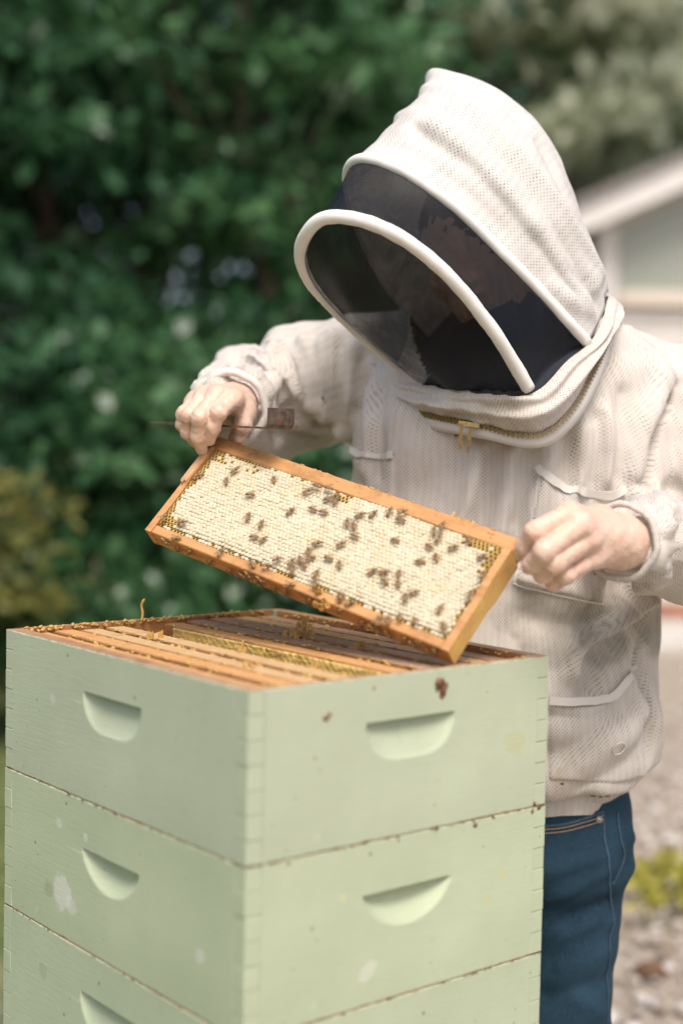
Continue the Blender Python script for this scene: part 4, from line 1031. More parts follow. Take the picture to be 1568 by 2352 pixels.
def patch(rows, off, n=26, m=26, bv=None):   # a cloth panel lying on the jacket
    g_ = np.array([catmull(r_, m) for r_ in rows]); g_ = np.stack([catmull(g_[:, j], n) for j in range(m)], 1)
    V = []; 
    for i in range(n):
        for j in range(m):
            p, nn = surf(*g_[i, j], 0, 1.9, bv); hit = bvh.find_nearest(Vector(p))
            e = min(i, n - 1 - i, j, m - 1 - j); V.append(p + nn * (off * (1 if e > 0 else -.3)))
    V = np.array(V); Fg = grid_faces(n, m); V = smooth_mesh(V, Fg, 1, .3)
    p0 = V[0]; uv = np.stack([(V - p0)[:, 0] + (V - p0)[:, 1] * .3, (V - p0)[:, 2]], 1)
    return V, Fg, uv
def jrib(name, pts, width, mat=M_tape, off=.001, n=50, th_=.0014):
    V, F, uv, *_ = ribbon(pts, width, th_, off, n); return sharp(obj(name, mesh(name, V - PR, F, True, uv=uv), mat, jacket), 40)
V, F, uv = patch([[(812, 1037), (855, 1046), (907, 1044)], [(816, 1090), (860, 1100), (905, 1100)], [(825, 1150), (865, 1160), (905, 1165)]], .003); obj('chest_pocket', mesh('chest_pocket', V - PR, F, True, uv=uv), M_cloth, jacket)
V, F, uv = patch([[(1243, 1080), (1300, 1118), (1391, 1140), (1432, 1130)], [(1215, 1220), (1290, 1240), (1370, 1255), (1410, 1255)], [(1182, 1338), (1260, 1360), (1340, 1378), (1385, 1386)]], .0035, 34, 34); obj('chest_pocket', mesh('chest_pocket', V - PR, F, True, uv=uv), M_cloth, jacket)
V, F, uv = patch([[(1258, 1612), (1327, 1620), (1402, 1601), (1458, 1535)], [(1258, 1700), (1330, 1705), (1410, 1700), (1476, 1660)], [(1258, 1795), (1330, 1795), (1410, 1800), (1482, 1785)]], .0045, 34, 34); obj('hip_pocket', mesh('hip_pocket', V - PR, F, True, uv=uv), M_cloth, jacket)
jrib('pocket_tape', [(804, 1018), (812, 1037), (855, 1047), (907, 1045)], .010, off=.006)
jrib('pocket_tape', [(1241, 1074), (1264, 1102), (1327, 1124), (1391, 1134), (1436, 1126)], .012, off=.0075)
jrib('pocket_tape', [(1258, 1608), (1327, 1616), (1402, 1597), (1442, 1556), (1462, 1526)], .011, off=.0075)
for nm_, pts in (('stitch_seam', [(1178, 1339), (1260, 1362), (1340, 1380), (1385, 1388)]), ('stitch_seam', [(1243, 1080), (1215, 1220), (1180, 1335)])):
    jrib(nm_, pts, .0018, M_tape, .0004, 40, .0008)
# round darn on the hip pocket
p_, n_ = surf(1415, 1713); e1 = np.cross(n_, (0, 0, 1.)); e1 /= np.linalg.norm(e1); e2 = np.cross(n_, e1)
ring = np.array([p_ + n_ * .006 + .0095 * (math.cos(t) * e1 + math.sin(t) * e2) for t in np.linspace(0, 6.2832, 25)])
Vr, Fr = tube(ring, .0009, 6); obj('eyelet', mesh('eyelet', Vr - PR, Fr, True, uv=np.zeros((len(Vr), 2))), M_tape, jacket)
# rust coloured smears near the hem
M_smear = plain('rust_smear', (.24, .12, .05), .9, 0, .4, 300, .2)
for i, (u, v_, r_) in enumerate(((1360, 1826, .0035), (1395, 1827, .0028), (1378, 1830, .002), (1290, 1800, .002), (1300, 572, .0022), (1294, 560, .0018))):
    if v_ < 1000: continue
    p_, n_ = surf(u, v_, .0005); q = IV * r_ * (1.6, .4, .8); obj('smear', mesh('smear', q + p_ - PR, IFa, True), M_smear, jacket)
# hem band of the jacket
hem = []
for t in np.linspace(0, 2 * math.pi, 80, endpoint=False):
    hem.append((.225 + .172 * np.sign(math.cos(t)) * abs(math.cos(t)) ** .85, 1.99 + .124 * np.sign(math.sin(t)) * abs(math.sin(t)) ** .85))
hem = np.array(hem); V = []; uv = []
for j, z in enumerate(np.linspace(.853, .900, 8)):
    for i, (x, y) in enumerate(hem):
        s = 1 + .006 * math.sin(i * 2.1) + .012 * math.sin(j / 7 * 3.14)
        V.append((.225 + (x - .225) * s, 1.99 + (y - 1.99) * s, z + .002 * math.sin(i * .5) - .022 * (x - .20))); uv.append((i * .012, z))
obj('hem_band', mesh('hem_band', np.array(V) - PR, grid_faces(8, 80, True), True, uv=uv), M_cloth, jacket)

# white cuffs round both wrists
for (c_, ax, r_, tr_) in ((at(528, 938, 1.878), at(505, 950, 1.80) - at(535, 925, 1.92), .0475, .0055), (at(1424, 1244, 1.622), at(1380, 1244, 1.58) - at(1440, 1240, 1.66), .0425, .0040)):
    ax = ax / np.linalg.norm(ax); e1 = np.cross(ax, (0, 0, 1.)); e1 /= np.linalg.norm(e1); e2 = np.cross(ax, e1); Vc = []; uc = []
    for i in range(64):
        t = i * 2 * math.pi / 64; rad = r_ * (1 + .018 * math.sin(7 * t) + .008 * math.sin(17 * t + 1))
        for j in range(10):
            s = j * 2 * math.pi / 10; Vc.append(c_ + (rad + tr_ * math.cos(s)) * (math.cos(t) * e1 + math.sin(t) * e2) + ax * tr_ * 1.5 * math.sin(s)); uc.append((t * .05, s * .005))
    Fc = [(i * 10 + j, i * 10 + (j + 1) % 10, ((i + 1) % 64) * 10 + (j + 1) % 10, ((i + 1) % 64) * 10 + j) for i in range(64) for j in range(10)]
    obj('cuff', mesh('cuff', np.array(Vc) - PR, Fc, True, uv=uc), M_tape if r_ > .045 else M_cloth, jacket)

# ---- hood: arches from the front hoop back to the seam
Aa = [(1213, 893, 1.762), (1172, 822, 1.735), (1130, 757, 1.712), (1050, 655, 1.682), (960, 572, 1.665), (880, 524, 1.665), (800, 500, 1.675), (740, 503, 1.69), (702, 540, 1.715), (690, 590, 1.75), (712, 650, 1.785), (770, 718, 1.835), (850, 795, 1.89), (935, 860, 1.945)]
Ba = [(1347, 787, 1.825), (1300, 735, 1.80), (1250, 680, 1.785), (1150, 578, 1.76), (1050, 480, 1.745), (950, 408, 1.745), (880, 374, 1.76), (828, 366, 1.785), (800, 392, 1.83), (806, 460, 1.88), (836, 550, 1.93), (880, 640, 1.98), (935, 715, 2.02), (1000, 790, 2.06)]
Ca = [(1372, 745, 1.85), (1345, 685, 1.825), (1305, 610, 1.80), (1230, 480, 1.78), (1140, 370, 1.78), (1040, 290, 1.79), (960, 255, 1.82), (915, 275, 1.88), (905, 330, 1.94), (930, 430, 2.0), (985, 540, 2.05), (1040, 640, 2.09), (1100, 730, 2.11), (1140, 800, 2.12)]
Da = [(1385, 705, 1.875), (1372, 650, 1.86), (1340, 570, 1.845), (1275, 430, 1.83), (1200, 320, 1.835), (1100, 240, 1.85), (1010, 200, 1.885), (972, 215, 1.94), (975, 280, 2.0), (1010, 400, 2.06), (1080, 520, 2.11), (1150, 630, 2.15), (1200, 720, 2.17), (1230, 790, 2.17)]
Ea = [(1392, 668, 1.915), (1389, 635, 1.91), (1352, 552, 1.905), (1288, 380, 1.90), (1225, 272, 1.905), (1120, 197, 1.915), (1010, 158, 1.93), (978, 172, 1.975), (1000, 230, 2.03), (1070, 330, 2.09), (1160, 460, 2.13), (1240, 580, 2.15), (1290, 680, 2.16), (1310, 760, 2.16)]
Fa = [(1388, 678, 1.96), (1384, 636, 1.965), (1346, 556, 1.965), (1280, 390, 1.97), (1215, 290, 1.975), (1115, 222, 1.985), (1020, 195, 2.0), (1005, 205, 2.02), (1030, 250, 2.06), (1110, 350, 2.10), (1200, 470, 2.12), (1280, 580, 2.13), (1330, 660, 2.13), (1350, 740, 2.13)]
Ga = [(1384, 690, 2.02), (1376, 645, 2.03), (1335, 570, 2.035), (1265, 420, 2.04), (1200, 320, 2.045), (1110, 260, 2.045), (1045, 238, 2.045), (1040, 245, 2.05), (1060, 280, 2.06), (1130, 370, 2.065), (1215, 475, 2.07), (1290, 585, 2.075), (1340, 660, 2.075), (1370, 720, 2.08)]
NA = 72
ar = [catmull([at(*p) for p in A_], NA) for A_ in (Aa, Ba, Ca, Da, Ea, Fa, Ga)]
pA, pB = ar[0], ar[1]
rows = np.stack(ar[1:], 0)                  # hood rows B..G
NR = 56
rows = np.stack([catmull(rows[:, j], NR) for j in range(NA)], 1)
Vh = rows.reshape(-1, 3); Fh = grid_faces(NR, NA)
Fh = np.vstack([Fh, np.array([[(NR - 1) * NA + j, (NR - 1) * NA + j + 1, (NR - 1) * NA + NA - 2 - j, (NR - 1) * NA + NA - 1 - j] for j in range(NA // 2 - 1)])])
hc_ = at(1120, 600, 1.95)
Nh = vnormals(Vh, Fh)
if (Nh * (Vh - hc_)).sum() < 0: Nh = -Nh; Fh = Fh[:, ::-1]
hb = BVHTree.FromPolygons([tuple(p) for p in Vh], Fh.tolist())
hfolds = [([(978, 208), (1075, 245), (1180, 345), (1290, 490), (1378, 640)], .011, .010), ([(960, 240), (1060, 275), (1170, 380), (1280, 530), (1365, 690)], -.009, .009), ([(915, 270), (1010, 300), (1110, 390), (1220, 520)], .008, .011),
          ([(950, 290), (1000, 330), (1060, 370)], -.008, .010), ([(925, 300), (975, 285), (1010, 300)], .010, .010), ([(880, 335), (960, 360), (1060, 430), (1160, 530)], -.005, .009), ([(1090, 390), (1190, 500), (1280, 620), (1330, 700)], -.007, .010), ([(1130, 410), (1230, 530), (1310, 650)], .006, .010),
          ([(1010, 175), (1100, 205), (1190, 280)], -.006, .010), ([(1240, 330), (1310, 490), (1370, 610)], -.007, .010), ([(1370, 640), (1340, 690), (1300, 690)], .008, .009), ([(1360, 720), (1320, 700), (1270, 660)], .006, .008), ([(1385, 660), (1350, 650), (1310, 620)], -.007, .008)]
for pts, a, wd in hfolds:
    P = catmull([surf(u, v_, 0, 1.9, hb)[0] for u, v_ in pts], 14); d = poly_dist(Vh, P); Vh = Vh + Nh * (a * np.exp(-(d / wd) ** 2))[:, None]
    Nh2 = vnormals(Vh, Fh); Nh = Nh2
Vh = Vh + Nh * (.003 * vnoise(Vh, 12, 21, 2) * np.repeat(np.clip(np.linspace(0, 3, NR), 0, 1), NA))[:, None]
L1 = np.cumsum(np.r_[np.zeros((1, NA)), np.linalg.norm(np.diff(rows, axis=0), axis=2)], 0); L2 = np.cumsum(np.c_[np.zeros(NR), np.linalg.norm(np.diff(rows, axis=1), axis=2)], 1)
hood = pobj('hood', Vh, Fh, M_hood, np.stack([L2.ravel(), L1.ravel()], 1))
hood.modifiers.new('sub', 'SUBSURF').render_levels = 1
sol = hood.modifiers.new('thick', 'SOLIDIFY'); sol.thickness = .0015; sol.offset = 1
def piping(name, P, r, parent):
    n = len(P); Vp, Fp = tube(P, r, 12); L = np.r_[0, np.cumsum(np.linalg.norm(np.diff(P, axis=0), axis=1))]
    Vp = Vp + (.0008 * vnoise(Vp, 45, 3, 2))[:, None] * np.array([.5, -.6, .6])
    return obj(name, mesh(name, Vp - PR, Fp, True, uv=np.stack([np.tile(np.arange(12) * .005, n), np.repeat(L, 12)], 1)), M_pipe, parent)
piping('rear_hoop', catmull(pB, 110), np.r_[np.full(70, .0075), np.linspace(.0075, .0045, 40)], hood)
# the front hoop is thick on the near side and hidden edge-on beyond
piping('front_hoop', catmull(pA, 120), np.r_[np.full(70, .0085), np.linspace(.0085, .0050, 25), np.full(25, .0050)], hood)
# a slight edging rib where the veil meets each hoop
def mat_veil(name, alpha, c=(.006, .007, .010)):
    k = NM(name); k.fin(c, .5, spec=.25)
    wv = k.noise(k.mapv(k.coord(), (1, 1, .35), rot=(.4, .5, .2)), 34, 5, .65, 1.0); a = k.math('ADD', k.math('MULTIPLY', k.math('SUBTRACT', wv, .5), .7), alpha)
    tr = k.n('BsdfTransparent'); mx = k.n('MixShader'); k.l(a, mx.inputs[0]); k.l(tr.outputs[0], mx.inputs[1]); k.l(k.b.outputs[0], mx.inputs[2]); k.l(mx.outputs[0], k.o.inputs[0])
    return k.m
M_veil = mat_veil('black_veil', .67)
NV = 16
# side veil between the hoops
s_ = np.linspace(0, 1, NV)[:, None, None]
cen = (pA.mean(0) + pB.mean(0)) / 2
SVr = pA[None] * (1 - s_) + pB[None] * s_
out_ = SVr - (at(1040, 660, 1.86)); out_ /= np.linalg.norm(out_, axis=2)[..., None]
sag = (np.sin(s_ * math.pi) * (-.010 + .006 * np.sin(np.linspace(0, 14, NA))[None, :, None]))
SVr = SVr + out_ * sag
vs_ = pobj('veil_side', SVr.reshape(-1, 3), grid_faces(NV, NA), M_veil, None, hood)
# front veil across the front hoop
half = NA // 2; near_, far_ = pA[:half], pA[::-1][:half]
fwd_ = np.array([-.59, -.49, -.64])
s2 = np.linspace(0, 1, 24)[:, None, None]
FVr = near_[None] * (1 - s2) + far_[None] * s2
blg = np.sin(s2 * math.pi) * .030 * np.sin(np.linspace(.9, math.pi, half))[None, :, None]
FVr = FVr + fwd_ * blg
rip = .004 * np.sin(s2 * 17 + np.linspace(0, 5, half)[None, :, None]) * np.linspace(1, 0, half)[None, :, None]
FVr = FVr + fwd_ * rip
pobj('veil_front', FVr.reshape(-1, 3), grid_faces(24, half), M_veil, None, hood)
# gathered black hem of the veil at the chin
bot = FVr[:, 0]; Vp, Fp = tube(catmull(bot + (0, 0, -.003), 60), .005 + .0015 * np.sin(np.arange(60) * 1.3), 8); obj('veil_hem', mesh('veil_hem', Vp - PR, Fp, True), plain('black_hem', (.03, .028, .026), .9, 0, .3, 200, .3), hood)

# ---- collar cloth between veil and zip, running round the neck
nr_ = 26; tt = np.linspace(0, 1, nr_)
ctr = at(1170, 830, 1.97)
CV = []
for j in range(nr_):
    P = k0 * (1 - tt[j]) + zp * tt[j]; o2 = P - ctr; o2[:, 2] *= .3; o2 /= np.linalg.norm(o2, axis=1)[:, None]
    fold = .018 * math.sin(math.pi * min(1, tt[j] * 1.02)) ** .7
    i_ = np.arange(nc_)
    fd = .0050 * np.sin(tt[j] * 13 + .9 * np.sin(i_ * .07)) * math.sin(math.pi * tt[j]) + .0028 * np.sin(i_ * .32 + tt[j] * 7) * math.sin(math.pi * tt[j])
    wt = np.interp(i_ / nc_ * 15, [0, 5.2, 6.5, 9, 14, 15], [1, 1, .35, .2, .3, 1])
    CV.append(P + o2 * ((fold + fd) * wt)[:, None])
CV = np.array(CV); CVf = CV.reshape(-1, 3) + .0015 * vnoise(CV.reshape(-1, 3), 30, 5, 2)[:, None]
Lc = np.r_[0, np.cumsum(np.linalg.norm(np.diff(zp, axis=0), axis=1))]
collar = pobj('collar', CVf, grid_faces(nr_, nc_, True), M_cloth, np.stack([np.tile(Lc, nr_), np.repeat(tt * .06, nc_)], 1))
# zip: tape below, brass teeth, slider and pull
o2 = zp - ctr; o2[:, 2] *= .3; o2 /= np.linalg.norm(o2, axis=1)[:, None]
dn = zp - k0; dn /= np.linalg.norm(dn, axis=1)[:, None]
tpv = np.stack([zp + o2 * .002, zp + dn * .011 + o2 * .004, zp + dn * .022 + o2 * .002, zp + dn * .022 - o2 * .02], 0)
tape = obj('zip_tape', mesh('zip_tape', tpv.reshape(-1, 3) - PR, grid_faces(4, nc_, True), True, uv=np.stack([np.tile(Lc, 4), np.repeat(np.arange(4) * .01, nc_)], 1)), M_tape, collar)
M_brass = plain('brass', (.40, .285, .12), .35, .8, .25, 200, .2)
zc = zp + o2 * .0065 + dn * .001
zf = catmull(zc[:130], 300); mb = MB()
Tz = np.gradient(zf, axis=0); Tz /= np.linalg.norm(Tz, axis=1)[:, None]; Oz = catmull(o2[:130], 300); Dz = np.cross(Tz, Oz)
for i in range(300):
    sd_ = (i % 2) * 2 - 1; c_ = zf[i] + Dz[i] * sd_ * .0011
    A3 = np.stack([Tz[i] * .0009, Dz[i] * .0026, Oz[i] * .0016], 0)
    mb.box((-1, -1, -1), (1, 1, 1), 0, 0, lambda q: q @ A3 + c_ - PR)
o = mb.build('zip_teeth', M_brass, collar, kind='stuff')
sp = at(1066, 976, 1.812); mb = MB()
def zbox(a, b, w_, t_): # bar from a to b
    a = np.asarray(a); b = np.asarray(b); d = (b - a) / 2; X = np.cross(d, C_FWD); X = X / np.linalg.norm(X) * w_; Y = np.cross(X, d); Y = Y / np.linalg.norm(Y) * t_; A3 = np.stack([X, d, Y], 0)
    mb.box((-1, -1, -1), (1, 1, 1), .12, 0, lambda q: q @ A3 + (a + b) / 2 - PR)
zbox(at(1052, 972, 1.806), at(1100, 978, 1.806), .0032, .0022); mb.build('zip_slider', M_brass, collar)
for (a, b) in ((at(1060, 972, 1.802), at(1056, 1032, 1.808)), (at(1080, 985, 1.802), at(1073, 1040, 1.808))):
    mb = MB(); zbox(a, b, .0021, .0008); mb.build('zip_pull', M_brass, collar)

# ---- body: head, neck, torso core and arms, with the two hands, as one skin mesh
M_skin = NM('skin'); k = M_skin; v = k.coord()
c = k.mix(k.ramp(k.noise(v, 26, 4), [(.35, 0), (.7, 1)]), (.66, .44, .33), (.72, .52, .41)); c = k.mix(k.ramp(k.noise(v, 40, 3), [(.55, 0), (.8, .4)]), c, (.62, .34, .24))
M_skin = k.fin(c, .48, k.bump(k.noise(v, 320, 4), .12, .0008), sss=(.18, (1, .35, .18), .006))
fd, ld, ud = np.array([-.59, -.49, -.64]), np.array([.64, -.77, 0]), None
fd /= np.linalg.norm(fd); ld = ld - fd * (ld @ fd); ld /= np.linalg.norm(ld); ud = np.cross(ld, -fd) if np.cross(ld, -fd)[2] > 0 else np.cross(fd, ld) ; ud /= np.linalg.norm(ud)
if ud[2] < 0: ud = -ud
hd = at(1125, 585, 1.945); HM = np.stack([ld, fd, ud], 0)
def hp(l, f_, u): return hd + l * ld + f_ * fd + u * ud
h = .004
G, o_ = grid(hd - .17, hd + np.array([.17, .17, .16]), h)
f = ellip(G, hp(0, -.008, .03), (.076, .096, .088), HM)
f = smin(f, ellip(G, hp(0, .028, -.045), (.056, .062, .072), HM), .03)
f = smin(f, ellip(G, hp(0, .082, -.032), (.012, .018, .026), HM), .012)          # nose
f = smin(f, ellip(G, hp(0, .072, -.095), (.020, .018, .014), HM), .02)           # chin
f = smin(f, ellip(G, hp(0, .084, .012), (.044, .010, .008), HM), .014)           # brow
for s in (-1, 1):
    f = smin(f, ellip(G, hp(s * .077, -.006, -.012), (.009, .017, .030), HM), .006)   # ears
    f = -smin(-f, ellip(G, hp(s * .031, .096, -.006), (.014, .016, .010), HM), .008)  # eye sockets
    f = smin(f, ellip(G, hp(s * .031, .078, -.006), (.013, .013, .010), HM), .003)
f = -smin(-f, ellip(G, hp(0, .094, -.068), (.024, .012, .0035), HM), .004)       # mouth
f = smin(f, cone(G, hp(0, -.03, -.06), np.array([.24, 2.03, 1.46]), .055, .062), .03)
Vb, Fb = surface_nets(f, o_, h); parts_V = [smooth_mesh(Vb, Fb, 2)]; parts_F = [Fb]
h = .012
G, o_ = grid((-.25, 1.55, .80), (.62, 2.3, 1.55), h)
f = torso(G) + .03; f = smin(f, cone(G, SR_, ER_, .05, .045), .03); f = smin(f, cone(G, ER_, WR_, .045, .030), .02); f = smin(f, cone(G, SL_, EL_, .05, .045), .03); f = smin(f, cone(G, EL_, WL_ + .12 * (WL_ - EL_), .045, .028), .02)
Vb, Fb = surface_nets(f, o_, h); parts_F.append(Fb + len(parts_V[0])); parts_V.append(smooth_mesh(Vb, Fb, 2))
def hand(fingers, palm, lo, hi, h=.0016, nails=()):
    G, o_ = grid(lo, hi, h); fp = None
    for (a, b, ra, rb_) in palm:
        q = cone(G, a, b, ra, rb_); fp = q if fp is None else smin(fp, q, .012)
    ff = None
    for ch in fingers:
        one = None
        for (a, ra), (b, rb_) in zip(ch[:-1], ch[1:]):
            q = cone(G, a, b, ra, rb_); one = q if one is None else smin(one, q, .004)
        for (a, ra) in ch[1:-1]: one = smin(one, np.linalg.norm(G - np.asarray(a), axis=-1) - ra * 1.02, .004)
        ff = one if ff is None else smin(ff, one, .0012)
        fp = smin(fp, np.linalg.norm(G - np.asarray(ch[0][0]), axis=-1) - ch[0][1] * 1.08, .010)
    f = smin(fp, ff, .006)
    for (c_, ax, M_) in nails: f = smin(f, ellip(G, c_, ax, M_), .0012)
    V, F = surface_nets(f, o_, h); V = smooth_mesh(V, F, 2)
    N = vnormals(V, F); V = V + N * (.0006 * vnoise(V, 70, 2, 2))[:, None]
    return V, F
def chain(pts, r): return [(at(*p), q) for p, q in zip(pts, r)]
# image-left hand: fingers drop over the front of the lug, thumb behind
wr = at(538, 930, 1.885)
fA = [chain([(536, 918, 1.800), (502, 948, 1.770), (489, 982, 1.776), (481, 1010, 1.792)], (.0115, .0100, .0090, .0080)),
      chain([(500, 906, 1.800), (458, 960, 1.770), (455, 1003, 1.782), (464, 1032, 1.800)], (.0115, .0102, .0092, .0080)),
      chain([(470, 908, 1.812), (434, 955, 1.788), (432, 993, 1.800), (448, 1016, 1.815)], (.0110, .0096, .0086, .0075)),
      chain([(446, 920, 1.828), (421, 950, 1.806), (418, 975, 1.812), (430, 996, 1.825)], (.0098, .0085, .0076, .0066)),
      chain([(560, 945, 1.842), (556, 978, 1.826), (545, 1006, 1.832), (534, 1030, 1.842)], (.0140, .0118, .0102, .0085))]
pA_ = [(wr, at(530, 922, 1.815), .026, .017), (wr, at(500, 915, 1.818), .026, .017), (wr, at(468, 920, 1.83), .024, .015), (wr, at(450, 932, 1.84), .022, .013), (wr, at(556, 950, 1.85), .024, .017), (wr, at(545, 920, 1.96), .026, .028)]
ctrA = at(495, 960, 1.84)
Vb, Fb = hand(fA, pA_, ctrA - np.array([.075, .10, .075]), ctrA + np.array([.075, .11, .06])); parts_F.append(Fb + sum(map(len, parts_V))); parts_V.append(Vb)
# image-right hand: fist closed round the lug, back of the hand to the camera
wr2 = at(1424, 1245, 1.615)
fB = [chain([(1306, 1180, 1.540), (1228, 1222, 1.520), (1204, 1254, 1.535), (1196, 1273, 1.552)], (.0125, .0110, .0098, .0085)),
      chain([(1334, 1206, 1.535), (1248, 1268, 1.510), (1222, 1295, 1.530), (1214, 1304, 1.556)], (.0125, .0112, .0100, .0086)),
      chain([(1350, 1240, 1.542), (1272, 1296, 1.518), (1246, 1320, 1.540), (1240, 1324, 1.562)], (.0120, .0106, .0096, .0082)),
      chain([(1362, 1280, 1.555), (1298, 1322, 1.535), (1272, 1340, 1.552), (1264, 1340, 1.572)], (.0110, .0094, .0084, .0072)),
      chain([(1375, 1195, 1.600), (1310, 1200, 1.590), (1250, 1222, 1.585), (1212, 1240, 1.580)], (.0150, .0125, .0108, .0090))]
pB_ = [(wr2, at(1318, 1190, 1.556), .025, .0165), (wr2, at(1340, 1215, 1.552), .026, .0165), (wr2, at(1355, 1245, 1.556), .026, .016), (wr2, at(1366, 1278, 1.568), .024, .0145), (wr2, at(1375, 1198, 1.60), .024, .016), (wr2, at(1475, 1245, 1.70), .027, .029)]
ctrB = at(1320, 1250, 1.58)
Vb, Fb = hand(fB, pB_, ctrB - np.array([.085, .10, .07]), ctrB + np.array([.09, .12, .07])); parts_F.append(Fb + sum(map(len, parts_V))); parts_V.append(Vb)
body = pobj('body', np.vstack(parts_V), np.vstack(parts_F), M_skin)
M_nail = plain('nail', (.74, .52, .43), .3, 0, .05, 60, .02)
def nail(u, v_, d, r1, r2, tip):
    p = at(u, v_, d); hit = body_b.ray_cast(Vector(CAM), Vector(p - CAM).normalized())
    if hit[0] is None: return
    n_ = np.array(hit[1]); n_ = n_ if n_ @ (p - CAM) < 0 else -n_
    t_ = at(*tip) - p; t_ = t_ - n_ * (t_ @ n_); t_ /= np.linalg.norm(t_); s_ = np.cross(n_, t_); P = np.array(hit[0])
    Vn = []
    for i in range(7):
        for j in range(7):
            a, b = (i - 3) / 3, (j - 3) / 3; q = 1 - .25 * abs(b) ** 3
            Vn.append(P + s_ * a * r1 * q + t_ * b * r2 + n_ * (.0012 - .0022 * a * a - .0008 * b * b))
    obj('nail', mesh('nail', np.array(Vn) - PR, grid_faces(7, 7), True), M_nail, body)
body_b = BVHTree.FromPolygons([tuple(p) for p in np.vstack(parts_V)], np.vstack(parts_F).tolist())
nail(478, 1001, 1.77, .0052, .0068, (475, 1016, 1.78)); nail(1200, 1268, 1.53, .0042, .0050, (1194, 1276, 1.54))
# hair cap on the head (short dark hair) and navy shirt collar at the neck
G, o_ = grid(hd - .15, hd + .15, .006)
f = ellip(G, hp(0, -.018, .036), (.084, .098, .092), HM); f = np.maximum(f, -((G - hp(0, .045, .02)) @ (-fd * .8 + ud * .6)))
Vb, Fb = surface_nets(f, o_, .006); Vb = smooth_mesh(Vb, Fb, 2); Vb = Vb + .002 * vnoise(Vb, 60, 4, 2)[:, None]
pobj('hair', Vb, Fb, plain('dark_hair', (.05, .03, .018), .6, 0, .4, 150, .5))
ring = np.array([np.array([.235, 2.0, 1.50]) + (.075 * math.cos(t), .075 * math.sin(t), .012 * math.sin(t * 2)) for t in np.linspace(0, 6.2832, 49)[:-1]])
V = np.vstack([ring, ring + (0, 0, .05), ring * (1, 1, 1) + (0, 0, .052), ring + (0, 0, .0)]); Vs = []
for j, (s_, z_) in enumerate(((1.12, -.01), (1.0, .055), (.93, .055), (.95, -.01))):
    for p in ring: Vs.append((.235 + (p[0] - .235) * s_, 2.0 + (p[1] - 2.0) * s_, p[2] + z_))
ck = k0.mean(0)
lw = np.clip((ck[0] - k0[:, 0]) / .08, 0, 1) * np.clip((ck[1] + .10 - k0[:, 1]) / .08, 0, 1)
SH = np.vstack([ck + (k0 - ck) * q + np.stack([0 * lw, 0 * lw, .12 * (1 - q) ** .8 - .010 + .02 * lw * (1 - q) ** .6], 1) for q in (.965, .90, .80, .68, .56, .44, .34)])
pobj('shirt_dark_fill', SH + .002 * vnoise(SH, 25, 6, 2)[:, None], grid_faces(7, nc_, True), plain('dark_fill_cloth', (.016, .020, .028), .9, 0, .3, 200, .3))  # dark shirt sheet added over the collar opening to darken the veil's inside
pobj('shirt_collar', np.array(Vs), grid_faces(4, 48, True), plain('navy_cotton', (.03, .06, .12), .9, 0, .3, 200, .3))

# ---- jeans and shoes
k = NM('denim'); v = k.coord(); uvd = k.coord()
th_ = k.noise(k.mapv(v, (900, 900, 60)), 1, 3); bl = k.noise(v, 9, 4); sl_ = k.noise(k.mapv(v, (60, 60, 700)), 1, 3)
c = k.mix(k.ramp(bl, [(.3, 0), (.75, 1)]), (.006, .020, .036), (.021, .056, .086)); c = k.mix(k.ramp(th_, [(.4, 0), (.75, .5)]), c, (.04, .085, .12)); c = k.mix(k.ramp(sl_, [(.5, 0), (.8, .25)]), c, (.05, .09, .12))
M_den = k.fin(c, .85, k.bump(th_, .2, .0006), spec=.2)
h = .0075
G, o_ = grid((-.02, 1.78, .03), (.50, 2.22, .93), h)
z = G[..., 2]
fj = None
for s, xk, xa in ((1, .318, .318), (-1, .13, .12)):
    top_ = np.array([.315 if s > 0 else .14, 1.985, .80]); kn = np.array([xk, 1.97, .48]); an = np.array([xa, 2.0, .06])
    q = smin(cone(G, top_, kn, .098, .074), cone(G, kn, an, .074, .058), .02); fj = q if fj is None else smin(fj, q, .02)
pel = np.maximum((np.sqrt(((G[..., 0] - .228) / .168) ** 2 + ((G[..., 1] - 1.985) / .112) ** 2) - 1) * .12, np.maximum(.76 - z, z - .915))
fj = smin(fj, pel, .05); fj = np.maximum(fj, .05 - z)
Vj, Fj = surface_nets(fj, o_, h); Vj = smooth_mesh(Vj, Fj, 4)
jb = BVHTree.FromPolygons([tuple(p) for p in Vj], Fj.tolist()); Nj = vnormals(Vj, Fj)
for pts, a, wd in [([(1255, 2000), (1330, 1985), (1395, 1960)], .006, .010), ([(1255, 2060), (1330, 2030), (1400, 1990)], .007, .011), ([(1300, 2110), (1380, 2080), (1440, 2060)], -.006, .011), ([(1250, 2150), (1330, 2130), (1430, 2085)], .006, .013), ([(1290, 2220), (1380, 2190)], .005, .012), ([(1250, 2290), (1330, 2270), (1410, 2230)], -.006, .014), ([(1400, 2120), (1440, 2110)], .008, .009), ([(1380, 2330), (1330, 2290)], .006, .012), ([(1440, 1900), (1446, 1925)], .006, .010), ([(1445, 1990), (1448, 2030)], .006, .014)]:
    P = catmull([surf(u, v_, 0, 1.93, jb)[0] for u, v_ in pts], 12); d = poly_dist(Vj, P); Vj = Vj + Nj * (a * np.exp(-(d / wd) ** 2))[:, None]
Vj = Vj + Nj * (.0035 * vnoise(Vj, 8, 14, 2))[:, None]
jeans = pobj('jeans', Vj, Fj, M_den)
jb = BVHTree.FromPolygons([tuple(p) for p in Vj], Fj.tolist())
M_sti = plain('tan_thread', (.40, .27, .16), .8, 0, .2, 200, .1); M_fade = plain('faded_seam', (.04, .08, .12), .85, 0, .4, 300, .3)
